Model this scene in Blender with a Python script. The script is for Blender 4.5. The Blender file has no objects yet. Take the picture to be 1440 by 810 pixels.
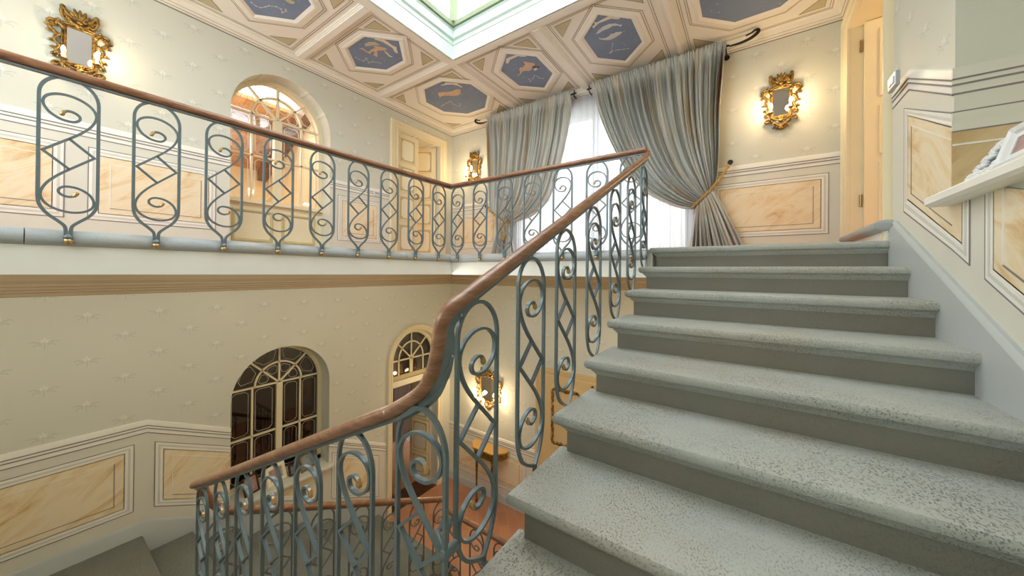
import bpy, math, random
from mathutils import Vector, Matrix
random.seed(7)
C = bpy.context.scene.collection
ZS = 3.79                      # eye height over the lower floor: all heights below are relative to the eye
PI = math.pi
XL, YB, XG, YG, XS, XR = -4.574, 4.594, -3.045, 3.05, -0.723, 0.734
Z1, G, R = 0.221, 0.348, 0.1694
ZC = 2.60                      # ceiling field
FL = -3.79                     # lower floor
YF = -0.95                     # wall behind the camera
AB = -2.435                    # quarter landing by the left wall
BC = Z1 - 8 * R                # quarter landing under the camera

# ------------------------------------------------------------------ materials
def lin(h):
    h = h.lstrip('#')
    out = []
    for i in (0, 2, 4):
        v = int(h[i:i + 2], 16) / 255
        out.append(v / 12.92 if v <= .04045 else ((v + .055) / 1.055) ** 2.4)
    return (*out, 1)

class NT:
    def __init__(s, name):
        s.m = bpy.data.materials.new(name); s.m.use_nodes = True
        s.t = s.m.node_tree; s.t.nodes.clear()
        s.out = s.n('ShaderNodeOutputMaterial')
    def n(s, k, **kw):
        nd = s.t.nodes.new(k)
        for a, v in kw.items(): setattr(nd, a, v)
        return nd
    def l(s, a, b): s.t.links.new(a, b)
    def set(s, sock, v):
        if hasattr(v, 'is_linked') or isinstance(v, bpy.types.NodeSocket): s.l(v, sock)
        else: sock.default_value = v
    def math(s, op, a, b=None, c=None, clamp=False):
        nd = s.n('ShaderNodeMath', operation=op); nd.use_clamp = clamp
        s.set(nd.inputs[0], a)
        if b is not None: s.set(nd.inputs[1], b)
        if c is not None: s.set(nd.inputs[2], c)
        return nd.outputs[0]
    def mix(s, f, a, b):
        nd = s.n('ShaderNodeMix', data_type='RGBA')
        s.set(nd.inputs[0], f); s.set(nd.inputs[6], a); s.set(nd.inputs[7], b)
        return nd.outputs[2]
    def pos(s, scale=(1, 1, 1), rot=(0, 0, 0), loc=(0, 0, 0)):
        g = s.n('ShaderNodeNewGeometry')
        mp = s.n('ShaderNodeMapping')
        mp.inputs['Scale'].default_value = scale; mp.inputs['Rotation'].default_value = rot; mp.inputs['Location'].default_value = loc
        s.l(g.outputs['Position'], mp.inputs[0])
        return mp.outputs[0]
    def uv(s, scale=(1, 1, 1)):
        g = s.n('ShaderNodeTexCoord'); mp = s.n('ShaderNodeMapping'); mp.inputs['Scale'].default_value = scale
        s.l(g.outputs['UV'], mp.inputs[0]); return mp.outputs[0]
    def noise(s, vec, scale, detail=3, rough=.55, dist=0):
        nd = s.n('ShaderNodeTexNoise'); s.l(vec, nd.inputs['Vector'])
        nd.inputs['Scale'].default_value = scale; nd.inputs['Detail'].default_value = detail
        nd.inputs['Roughness'].default_value = rough; nd.inputs['Distortion'].default_value = dist
        return nd.outputs['Fac']
    def ramp(s, f, stops):
        nd = s.n('ShaderNodeValToRGB'); s.l(f, nd.inputs[0])
        e = nd.color_ramp.elements
        while len(e) < len(stops): e.new(.5)
        for i, (p, c) in enumerate(stops):
            e[i].position = p; e[i].color = c if not isinstance(c, str) else lin(c)
        return nd.outputs[0]
    def bump(s, h, strength=.3, dist=.01):
        nd = s.n('ShaderNodeBump'); s.l(h, nd.inputs['Height'])
        nd.inputs['Strength'].default_value = strength; nd.inputs['Distance'].default_value = dist
        return nd.outputs[0]
    def bsdf(s, col, rough=.6, metal=0, bump=None, spec=.5, **kw):
        b = s.n('ShaderNodeBsdfPrincipled')
        s.set(b.inputs['Base Color'], lin(col) if isinstance(col, str) else col)
        s.set(b.inputs['Roughness'], rough); b.inputs['Metallic'].default_value = metal
        b.inputs['Specular IOR Level'].default_value = spec
        if bump is not None: s.l(bump, b.inputs['Normal'])
        for k, v in kw.items(): s.set(b.inputs[k], v)
        s.l(b.outputs[0], s.out.inputs[0])
        return b

def plain(name, col, rough=.6, metal=0, var=.04, sc=6, spec=.4):
    t = NT(name); n = t.noise(t.pos(), sc, 3)
    c = lin(col)
    a = tuple(max(0, x * (1 - var)) for x in c[:3]) + (1,); b = tuple(x * (1 + var) for x in c[:3]) + (1,)
    t.bsdf(t.mix(n, a, b), rough, metal, spec=spec)
    return t.m

def wallpaper(name, axis, off, col, petal, leaf):
    """half-drop repeat of a small painted lily"""
    t = NT(name)
    g = t.n('ShaderNodeNewGeometry'); sp = t.n('ShaderNodeSeparateXYZ'); t.l(g.outputs['Position'], sp.inputs[0])
    u = sp.outputs[axis]; z = sp.outputs[2]
    PU, PZ = .4265, .3735
    def fold(v, o, P):
        a = t.math('DIVIDE', t.math('SUBTRACT', v, o), P)
        a = t.math('SUBTRACT', t.math('FRACT', t.math('ADD', a, 1000.5)), .5)
        return t.math('MULTIPLY', a, P)
    z0 = -.592 + ZS
    P = L = None
    for k in (0, 1):
        a = t.math('ABSOLUTE', fold(u, off + k * PU / 2, PU)); b = fold(z, z0 + k * PZ / 2, PZ)
        def ell(cx, cy, rx, ry, ang):
            ca, sa = math.cos(ang), math.sin(ang)
            dx = t.math('SUBTRACT', a, cx); dy = t.math('SUBTRACT', b, cy)
            p = t.math('ADD', t.math('MULTIPLY', dx, ca / rx), t.math('MULTIPLY', dy, sa / rx))
            q = t.math('ADD', t.math('MULTIPLY', dx, -sa / ry), t.math('MULTIPLY', dy, ca / ry))
            d = t.math('ADD', t.math('MULTIPLY', p, p), t.math('MULTIPLY', q, q))
            return t.math('MULTIPLY_ADD', d, -2.2, 2.2, clamp=True)
        pet = t.math('MAXIMUM', ell(0, .030, .005, .014, 0), t.math('MAXIMUM', ell(.012, .020, .013, .0048, .7), ell(.012, .008, .012, .0045, -.15)))
        lf = t.math('MAXIMUM', ell(.034, .006, .026, .0042, .42), t.math('MAXIMUM', ell(.062, .010, .014, .0034, -.35), t.math('MAXIMUM', ell(0, -.024, .0028, .034, 0), t.math('MAXIMUM', ell(.030, -.012, .022, .0035, .12), ell(.050, -.020, .009, .004, -1.0)))))
        P = pet if P is None else t.math('MAXIMUM', P, pet); L = lf if L is None else t.math('MAXIMUM', L, lf)
    n = t.noise(t.pos(), 1.6, 4)
    n2 = t.noise(t.pos((60, 60, 3)), 1, 2)
    c = lin(col); lo = tuple(x * .93 for x in c[:3]) + (1,); hi = tuple(x * 1.05 for x in c[:3]) + (1,)
    base = t.mix(n, lo, hi)
    base = t.mix(t.math('MULTIPLY', n2, .12), base, lin('#c9ccb6'))
    base = t.mix(t.math('MULTIPLY', L, .42), base, lin(leaf))
    base = t.mix(t.math('MULTIPLY', P, .55), base, lin(petal))
    t.bsdf(base, .55, spec=.3)
    return t.m

def marble(name, c0='#ecd3a6', c1='#f4e7cb', c2='#d3a96e'):
    t = NT(name)
    g = t.n('ShaderNodeNewGeometry'); sp = t.n('ShaderNodeSeparateXYZ'); t.l(g.outputs['Position'], sp.inputs[0])
    u = t.math('ADD', sp.outputs[0], sp.outputs[1])
    def comb(a, b, ka, kb):
        al = t.math('ADD', t.math('MULTIPLY', a, math.cos(.62) * ka), t.math('MULTIPLY', b, math.sin(.62) * ka))
        ac = t.math('ADD', t.math('MULTIPLY', a, -math.sin(.62) * kb), t.math('MULTIPLY', b, math.cos(.62) * kb))
        c = t.n('ShaderNodeCombineXYZ'); t.l(al, c.inputs[0]); t.l(ac, c.inputs[1]); return c.outputs[0]
    vein = t.noise(comb(u, sp.outputs[2], 1.6, 5.5), 1.5, 5, .65, .9)
    cloud = t.noise(t.pos(), 3.0, 4, .6, .5)
    f = t.noise(t.pos(), 34, 3)
    col = t.ramp(vein, [(.30, c2), (.43, c0), (.54, c1), (.70, c0)])
    col = t.mix(t.ramp(cloud, [(.42, (0, 0, 0, 1)), (.66, (.75, .75, .75, 1))]), col, lin(c1))
    col = t.mix(t.math('MULTIPLY', f, .25), col, lin(c0))
    t.bsdf(col, .4, spec=.35)
    return t.m

def stone(name, c0, c1, c2, pit=1.0, rough=.62, tan='#b9ad97', spec=.45):
    t = NT(name)
    v = t.pos()
    big = t.noise(v, 2.3, 5, .6)
    fine = t.noise(v, 42, 4, .7)
    tool = t.noise(t.pos((1, .6, 1), (0, 0, .45)), 175, 2, .6)
    pits = t.ramp(tool, [(.53, (0, 0, 0, 1)), (.64, (1, 1, 1, 1))])
    patch = t.ramp(t.noise(v, 3.4, 3), [(.36, (.25, .25, .25, 1)), (.6, (1, 1, 1, 1))])
    pm = t.math('MULTIPLY', pits, t.math('MULTIPLY', patch, pit))
    col = t.mix(big, lin(c0), lin(c1))
    col = t.mix(t.ramp(t.noise(v, 1.7, 4, .6), [(.48, (0, 0, 0, 1)), (.68, (.55, .55, .55, 1))]), col, lin(tan))
    col = t.mix(t.math('MULTIPLY', fine, .45), col, lin(c1))
    col = t.mix(t.math('MULTIPLY', pm, .62), col, lin(c2))
    h = t.math('ADD', t.math('MULTIPLY', fine, .5), t.math('MULTIPLY', pm, -.9))
    h = t.math('ADD', h, t.math('MULTIPLY', t.noise(v, 9, 3), 1.0))
    t.bsdf(col, rough, bump=t.bump(h, .55, .006), spec=spec)
    return t.m

def wood(name, c0, c1, c2, scale=(6, 6, 40), rough=.35):
    t = NT(name)
    n = t.noise(t.pos(scale), 1.5, 5, .6, .6); m = t.noise(t.pos(), 7, 4, .6)
    col = t.ramp(n, [(.3, c0), (.52, c1), (.72, c2)])
    col = t.mix(t.math('MULTIPLY', m, .4), col, lin(c0))
    t.bsdf(col, rough, bump=t.bump(m, .12, .004), spec=.5)
    return t.m

def emis(name, col, s):
    t = NT(name); e = t.n('ShaderNodeEmission'); e.inputs[0].default_value = lin(col); e.inputs[1].default_value = s
    t.l(e.outputs[0], t.out.inputs[0]); return t.m

def glass(name, col='#ffffff', gl=.08, rough=.02):
    t = NT(name); tr = t.n('ShaderNodeBsdfTransparent'); gs = t.n('ShaderNodeBsdfGlossy'); mx = t.n('ShaderNodeMixShader')
    tr.inputs[0].default_value = lin(col); gs.inputs['Roughness'].default_value = rough; mx.inputs[0].default_value = gl
    t.l(tr.outputs[0], mx.inputs[1]); t.l(gs.outputs[0], mx.inputs[2]); t.l(mx.outputs[0], t.out.inputs[0]); return t.m

def gilt():
    t = NT('gilded_wood'); n = t.noise(t.pos(), 55, 4); m = t.noise(t.pos(), 18, 3)
    col = t.ramp(t.math('MULTIPLY_ADD', n, .6, t.math('MULTIPLY', m, .4)), [(.36, '#4a3a20'), (.5, '#8f7039'), (.64, '#c29c58')])
    t.bsdf(col, .36, .8, bump=t.bump(n, .8, .008)); return t.m
M = {}
GREEN = '#d8d8cb'
M['paper_l'] = wallpaper('wallpaper_left', 1, .13, GREEN, '#f3f3ee', '#a3aaa2')
M['paper_b'] = wallpaper('wallpaper_back', 0, .455, GREEN, '#f3f3ee', '#a3aaa2')
M['dado'] = plain('dado_paint', '#dfddd0', .45)
M['mould'] = plain('moulding_paint', '#f3f1e8', .4)
M['band'] = plain('painted_grey_band', '#d9d7ce', .5)
M['line'] = plain('painted_line', '#8a8384', .6)
M['lineb'] = plain('painted_brown_line', '#97876f', .6)
M['marble'] = marble('yellow_marble')
M['marble2'] = marble('tan_marble', '#cdb081', '#d8c298', '#b08d5a')
M['skirt'] = plain('grey_skirting', '#b9bfbf', .45)
M['white'] = plain('white_plaster', '#e8e9e1', .55)
M['mint'] = plain('mint_white_paint', '#c3cfc7', .5)
M['sage'] = plain('sage_paint', '#727d5c', .5)
M['ceil'] = plain('ceiling_plaster', '#f1ece1', .6, sc=2)
M['ceilb'] = plain('ceiling_beam', '#f2ede2', .6, sc=2)
M['corn'] = plain('cornice_plaster', '#eee7d8', .6)
M['tan'] = plain('tan_paint', '#c6bc98', .6)
M['cornlow'] = plain('shade_tinted_cornice_paint', '#b3a184', .55)  # cream cornice; shade under the gallery is darkened into this colour
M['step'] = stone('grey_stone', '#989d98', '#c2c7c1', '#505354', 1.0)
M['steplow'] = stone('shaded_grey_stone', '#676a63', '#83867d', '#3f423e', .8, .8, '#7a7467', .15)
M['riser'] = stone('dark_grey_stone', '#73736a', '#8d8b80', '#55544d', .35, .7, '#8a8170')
M['bull'] = stone('blue_grey_stone', '#98a1a4', '#b7bec0', '#7b8387', .2, .4)
M['iron'] = plain('blue_grey_iron', '#69777b', .36, .2, .12, 30)
M['brass'] = plain('brass', '#bfa070', .3, .85, .12, 40)
M['rail'] = wood('walnut_handrail', '#74503a', '#94694c', '#b18a67', (7, 7, 40), .3)
M['gilt'] = gilt()
M['mirror'] = plain('mirror_glass', '#c6c8cc', .05, 1, .0)
M['candle'] = plain('candle_sleeve', '#efe6cf', .5)
M['bulb'] = emis('lit_bulb', '#ffdca4', 30)
M['bulboff'] = plain('unlit_bulb', '#f2eadc', .15)
M['cream'] = plain('cream_joinery', '#ebdfbd', .42)
M['creamw'] = plain('pale_cream_panel', '#f0e9d2', .42)
M['ochre'] = plain('ochre_panel', '#c9b98a', .5)
M['black'] = plain('black_iron', '#2c2723', .45, .3)
M['rope'] = plain('gold_rope', '#b18f52', .6, 0, .2, 120)
M['glass'] = glass('clear_glass')
M['darkglass'] = glass('dark_glass', '#b8b4ae', .10)
M['etch'] = plain('etched_line', '#c9c5ba', .7)
M['etchw'] = plain('bright_etched_line', '#f6f4ee', .7)
M['tabletop'] = plain('ochre_table_top', '#b08a4a', .35, 0, .15, 9)
M['warmjoin'] = plain('warm_lit_joinery', '#dcc190', .45)  # cream joinery with the warm lamplight put into its colour
M['wplastic'] = plain('white_lacquer', '#eceeef', .3)
M['chrome'] = plain('brushed_metal', '#b9bfc8', .3, .7)
M['photo'] = plain('photo_print', '#7c8794', .3, 0, .6, 25)
M['photor'] = plain('photo_print_red', '#a98886', .3, 0, .5, 30)
M['darkwood'] = wood('dark_wood', '#35200f', '#4a2e18', '#5c3d22', (30, 30, 2), .65)
M['orange'] = wood('orange_pine', '#b9824c', '#d6a36b', '#e2b682', (3, 9, 9), .5)
M['beam'] = wood('brown_beam', '#6a4930', '#7d583b', '#8c6645')
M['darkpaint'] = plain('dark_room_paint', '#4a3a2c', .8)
M['warmpaint'] = plain('warm_room_paint', '#f0dfb5', .7)
M['cushion'] = plain('dusty_pink_cloth', '#a88a83', .9)
M['pink'] = plain('painted_skin_tone', '#d9b79a', .7, 0, .15, 20)
M['fish'] = plain('painted_silver', '#d3d2d2', .7, 0, .12, 20)
M['banner'] = plain('painted_banner', '#e9dfcd', .7)
def terracotta():
    t = NT('terracotta_tiles')
    v = t.pos((1, 1, 1), (0, 0, PI / 4))
    b = t.n('ShaderNodeTexBrick'); t.l(v, b.inputs[0])
    b.inputs['Scale'].default_value = 1; b.inputs['Brick Width'].default_value = .3; b.inputs['Row Height'].default_value = .15
    b.inputs['Mortar Size'].default_value = .004; b.offset = .5
    b.inputs['Color1'].default_value = lin('#bd8666'); b.inputs['Color2'].default_value = lin('#a97252'); b.inputs['Mortar'].default_value = lin('#b58f73')
    n = t.noise(t.pos(), 5, 4)
    t.bsdf(t.mix(t.math('MULTIPLY', n, .35), b.outputs[0], lin('#c69474')), .35, spec=.4)
    return t.m
M['terra'] = terracotta()
def sky_panel():
    t = NT('painted_night_sky')
    v = t.pos()
    n = t.noise(v, 3.0, 4)
    vo = t.n('ShaderNodeTexVoronoi'); vo.inputs['Scale'].default_value = 16; t.l(v, vo.inputs['Vector'])
    st = t.math('LESS_THAN', vo.outputs['Distance'], .085)
    col = t.mix(n, lin('#7484a0'), lin('#8f9cb4'))
    col = t.mix(t.math('MULTIPLY', st, .8), col, lin('#e9e6d4'))
    t.bsdf(col, .65, spec=.2)
    return t.m
M['nsky'] = sky_panel()
def silk():
    t = NT('blue_grey_taffeta')
    a = t.noise(t.uv((12, .8, 1)), 1, 4, .6, .35); b = t.noise(t.uv((7, 2.2, 1)), 1, 3)
    col = t.mix(t.ramp(a, [(.42, (0, 0, 0, 1)), (.62, (1, 1, 1, 1))]), lin('#cbccc6'), lin('#b9bcb6'))
    col = t.mix(t.ramp(b, [(.52, (0, 0, 0, 1)), (.66, (1, 1, 1, 1))]), col, lin('#c8baa0'))  # tan and brown streaks paint the shot-silk sheen into the colour
    col = t.mix(t.ramp(t.noise(t.uv((19, 1.0, 1)), 1, 2), [(.62, (0, 0, 0, 1)), (.72, (1, 1, 1, 1))]), col, lin('#b28f68'))
    cr = t.noise(t.pos((1, 1, .5)), 13, 4)
    t.bsdf(col, .36, bump=t.bump(cr, .35, .012), spec=.5, **{'Sheen Weight': .35, 'Sheen Roughness': .3})
    return t.m
M['silk'] = silk()
def sheer():
    t = NT('white_sheer')
    tr = t.n('ShaderNodeBsdfTransparent'); tl = t.n('ShaderNodeBsdfTranslucent'); df = t.n('ShaderNodeBsdfDiffuse')
    tl.inputs[0].default_value = lin('#d0d0da'); df.inputs[0].default_value = lin('#eeeef2')
    m1 = t.n('ShaderNodeMixShader'); m1.inputs[0].default_value = .4; t.l(tl.outputs[0], m1.inputs[1]); t.l(df.outputs[0], m1.inputs[2])
    m2 = t.n('ShaderNodeMixShader'); m2.inputs[0].default_value = .88; t.l(tr.outputs[0], m2.inputs[1]); t.l(m1.outputs[0], m2.inputs[2])
    t.l(m2.outputs[0], t.out.inputs[0]); return t.m
M['sheer'] = sheer()

# ------------------------------------------------------------------ mesh builder
class MB:
    def __init__(s): s.v = []; s.f = []; s.uvs = None; s.xf = None
    def add(s, vs, fs):
        o = len(s.v)
        if s.xf: vs = [s.xf(*p) for p in vs]
        s.v += [tuple(p) for p in vs]; s.f += [tuple(i + o for i in f) for f in fs]
    def quad(s, a, b, c, d): s.add([a, b, c, d], [(0, 1, 2, 3)])
    def box(s, x0, x1, y0, y1, z0, z1):
        s.add([(x, y, z) for x in (x0, x1) for y in (y0, y1) for z in (z0, z1)],
              [(0, 1, 3, 2), (4, 6, 7, 5), (0, 4, 5, 1), (2, 3, 7, 6), (0, 2, 6, 4), (1, 5, 7, 3)])
    def bevbox(s, x0, x1, y0, y1, z0, z1, b=.006):
        s.rings([[(x0 + i, y0 + i, z), (x1 - i, y0 + i, z), (x1 - i, y1 - i, z), (x0 + i, y1 - i, z)]
                 for z, i in ((z0, b), (z0 + b, 0), (z1 - b, 0), (z1, b))], True)
    def rings(s, rs, caps=True, closed=True):
        n = len(rs[0]); vs = [p for r in rs for p in r]; fs = []
        for k in range(len(rs) - 1):
            for i in range(n if closed else n - 1):
                j = (i + 1) % n
                fs.append((k * n + i, k * n + j, (k + 1) * n + j, (k + 1) * n + i))
        if caps and closed: fs.append(tuple(range(n))[::-1]); fs.append(tuple((len(rs) - 1) * n + i for i in range(n)))
        s.add(vs, fs)
    def prism(s, poly, mp, d0, d1):
        s.rings([[mp(a, b, d) for a, b in poly] for d in (d0, d1)], True)
    def tube(s, path, r, n=8, caps=True, ry=None, up=(0, 0, 1), closed=False):
        P = [Vector(p) for p in path]; rs = []; last = None
        for i, p in enumerate(P):
            a = P[i - 1] if (i > 0 or closed) else p; b = P[(i + 1) % len(P)] if (i < len(P) - 1 or closed) else p
            t = (b - a).normalized()
            sd = t.cross(Vector(up))
            if sd.length < .12: sd = last if last else t.cross(Vector((1, 0, 0)))
            sd.normalize()
            if last and ry is None and sd.dot(last) < 0: sd = -sd
            last = sd; w = sd.cross(t)
            rr = r[i] if isinstance(r, (list, tuple)) else r
            r2 = (ry[i] if isinstance(ry, (list, tuple)) else ry) if ry is not None else rr
            rs.append([tuple(p + sd * rr * math.cos(2 * PI * k / n + PI / n) + w * r2 * math.sin(2 * PI * k / n + PI / n)) for k in range(n)])
        if closed: rs.append(rs[0])
        s.rings(rs, caps and not closed)
    def bar2(s, path, w, d, mp, closed=False):
        """flat bar along a 2-D path; mp(a, b, depth) places it"""
        n = len(path); rs = []
        for i, p in enumerate(path):
            a = path[i - 1] if (i > 0 or closed) else p; b = path[(i + 1) % n] if (i < n - 1 or closed) else p
            d1 = Vector((p[0] - a[0], p[1] - a[1])); d2 = Vector((b[0] - p[0], b[1] - p[1]))
            if d1.length < 1e-9: d1 = d2
            if d2.length < 1e-9: d2 = d1
            d1.normalize(); d2.normalize(); t = d1 + d2
            if t.length < 1e-6: t = d1
            t.normalize(); nn = Vector((-t.y, t.x)); k = min(2.2, 1 / max(.3, nn.dot(Vector((-d1.y, d1.x)))))
            o = nn * (w / 2 * k)
            rs.append([mp(p[0] + o.x, p[1] + o.y, -d / 2), mp(p[0] + o.x, p[1] + o.y, d / 2), mp(p[0] - o.x, p[1] - o.y, d / 2), mp(p[0] - o.x, p[1] - o.y, -d / 2)])
        if closed: rs.append(rs[0])
        s.rings(rs, not closed)
    def lathe(s, prof, c, n=16, axis='z'):
        rs = []
        for r, h in prof:
            ring = []
            for k in range(n):
                a = 2 * PI * k / n; x, y = r * math.cos(a), r * math.sin(a)
                ring.append({'z': (c[0] + x, c[1] + y, c[2] + h), 'y': (c[0] + x, c[1] + h, c[2] + y), 'x': (c[0] + h, c[1] + x, c[2] + y)}[axis])
            rs.append(ring)
        s.rings(rs)
    def ell(s, c, r, nu=10, nv=6, rot=None):
        rs = []
        for i in range(nv + 1):
            th = PI * i / nv; ring = []
            for k in range(nu):
                a = 2 * PI * k / nu
                p = Vector((r[0] * max(.02, math.sin(th)) * math.cos(a), r[1] * max(.02, math.sin(th)) * math.sin(a), r[2] * math.cos(th)))
                if rot: p = rot @ p
                ring.append((c[0] + p.x, c[1] + p.y, c[2] + p.z))
            rs.append(ring)
        s.rings(rs)
    def sweep(s, prof, path, mp):
        """profile [(out, up)] along a path of stations; mp(station, out, up)"""
        s.rings([[mp(st, a, b) for a, b in prof] for st in path], True)
    def grid(s, fn, nu, nv):
        vs = [fn(i / nu, j / nv) for j in range(nv + 1) for i in range(nu + 1)]
        fs = [(j * (nu + 1) + i, j * (nu + 1) + i + 1, (j + 1) * (nu + 1) + i + 1, (j + 1) * (nu + 1) + i) for j in range(nv) for i in range(nu)]
        s.uvs = [(i / nu, j / nv) for j in range(nv + 1) for i in range(nu + 1)]
        s.add(vs, fs)

ORG = {}
def tag(o, label=None, cat=None, group=None, kind=None):
    if label: o['label'] = label
    if cat: o['category'] = cat
    if group: o['group'] = group
    if kind: o['kind'] = kind
    return o
def empty(name, loc, label, cat, group=None, rz=0):
    o = bpy.data.objects.new(name, None); C.objects.link(o); o.empty_display_size = .1
    o.location = (loc[0], loc[1], loc[2] + ZS); o.rotation_euler = (0, 0, rz); ORG[o.name] = Vector(loc)
    return tag(o, label, cat, group)
def obj(name, mb, mat, parent=None, angle=35, kind=None, local=False, recalc=True, label=None):
    me = bpy.data.meshes.new(name)
    V = [Vector(p) for p in mb.v]
    if local: org = Vector((0, 0, 0))
    elif parent is not None: org = ORG[parent.name]
    else:
        lo = [min(p[i] for p in V) for i in range(3)]; hi = [max(p[i] for p in V) for i in range(3)]
        org = Vector(((lo[0] + hi[0]) / 2, (lo[1] + hi[1]) / 2, lo[2]))
    me.from_pydata([tuple(p - org) for p in V], [], mb.f)
    if mb.uvs:
        ul = me.uv_layers.new(name='UVMap')
        for lp in me.loops: ul.data[lp.index].uv = mb.uvs[lp.vertex_index]
    me.validate()
    if recalc:
        import bmesh
        bm = bmesh.new(); bm.from_mesh(me); bmesh.ops.recalc_face_normals(bm, faces=bm.faces); bm.to_mesh(me); bm.free()
    if angle:
        me.polygons.foreach_set('use_smooth', [True] * len(me.polygons))
        if angle < 180: me.set_sharp_from_angle(angle=math.radians(angle))
    me.materials.append(M[mat])
    o = bpy.data.objects.new(name, me); C.objects.link(o)
    if parent is not None:
        o.parent = parent; ORG[o.name] = org if not local else Vector((0, 0, 0))
    else:
        o.location = (org.x, org.y, org.z + ZS); ORG[o.name] = org
    if kind: o['kind'] = kind
    if label: o['label'] = label
    return o
def struct(name, mb, mat, parent=None, **k): return obj(name, mb, mat, parent, kind='structure', **k)
def catmull(pts, n=6, closed=False):
    out = []; m = len(pts)
    for i in range(m if closed else m - 1):
        p = [Vector(pts[(i + k) % m] if closed else pts[min(max(i + k, 0), m - 1)]) for k in (-1, 0, 1, 2)]
        for j in range(n):
            t = j / n
            out.append(tuple(.5 * ((2 * p[1]) + (-p[0] + p[2]) * t + (2 * p[0] - 5 * p[1] + 4 * p[2] - p[3]) * t * t + (-p[0] + 3 * p[1] - 3 * p[2] + p[3]) * t ** 3)))
    if not closed: out.append(tuple(pts[-1]))
    return out

# wall frames: (s along the wall, z, d out of the wall into the room)
WL = lambda s, z, d=0: (XL + d, s, z)
WB = lambda s, z, d=0: (s, YB - d, z)
WR = lambda s, z, d=0: (XR - d, s, z)

# ------------------------------------------------------------------ walls
def wall(name, W, t, u0, u1, z0, z1, ops, mat, kind='structure'):
    mb = MB(); us = sorted(ops, key=lambda o: o[0]); cur = u0
    def rect(a, b, c, d):
        if b - a < 1e-6 or d - c < 1e-6: return
        for q in (0, -t): mb.quad(W(a, c, q), W(b, c, q), W(b, d, q), W(a, d, q))
    for (a, b, zb, zt, arch) in us:
        rect(cur, a, z0, z1); rect(a, b, z0, zb); cur = b
        if arch:
            r = (b - a) / 2; cy = (a + b) / 2; sp = zt - r; n = 24
            ar = [(cy - r * math.cos(PI * i / n), sp + r * math.sin(PI * i / n)) for i in range(n + 1)]
            for (p, q) in zip(ar[:-1], ar[1:]):
                for d in (0, -t): mb.quad(W(p[0], p[1], d), W(q[0], q[1], d), W(q[0], z1, d), W(p[0], z1, d))
            lp = [(a, zb)] + ar + [(b, zb)]
        else:
            rect(a, b, zt, z1); lp = [(a, zb), (a, zt), (b, zt), (b, zb)]
        m = len(lp)
        for i in range(m):
            p, q = lp[i], lp[(i + 1) % m]
            mb.quad(W(*p, 0), W(*q, 0), W(*q, -t), W(*p, -t))
    rect(cur, u1, z0, z1)
    for a, b in (((u0, z0), (u1, z0)), ((u1, z0), (u1, z1)), ((u1, z1), (u0, z1)), ((u0, z1), (u0, z0))):
        mb.quad(W(*a, 0), W(*b, 0), W(*b, -t), W(*a, -t))
    return obj(name, mb, mat, angle=None, kind=kind, recalc=False)

TW = .40
UW = (1.29, 2.35, .221, 2.285, True)
LW = (1.322, 2.375, -2.55, -.913, True)
UD = (3.40, 4.29, .221, 2.22, False)
LD = (3.345, 4.289, FL, -.965, True)
RD = (3.30, 4.36, .221, 2.27, False)
NI = (1.25, 2.362, .345, 1.95, True)
wall('wall_left', WL, TW, YF, YB, -.05, 2.75, [UW, UD], 'paper_l')
wall('wall_left_lower', WL, TW, YF, YB, FL, -.05, [LW, LD], 'paper_l')
BWIN = (-3.05, -.62, .26, 2.34, False)
wall('wall_back', WB, TW, XL - TW, XR + .6, -.05, 2.75, [BWIN], 'paper_b')
wall('wall_back_lower', WB, TW, XL - TW, XR + .6, FL, -.05, [], 'paper_b')
wall('wall_right', WR, .55, YF, YB, FL, 2.75, [(NI[0], NI[1], NI[2], NI[3], True), RD], 'paper_l')
FW = (-4.1, -1.2, .75, 2.3, False)
WF = lambda s, z, d=0: (s, YF + d, z)
wall('wall_front', WF, .3, XL - TW, XR + .6, FL, 2.75, [FW], 'paper_b')

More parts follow.
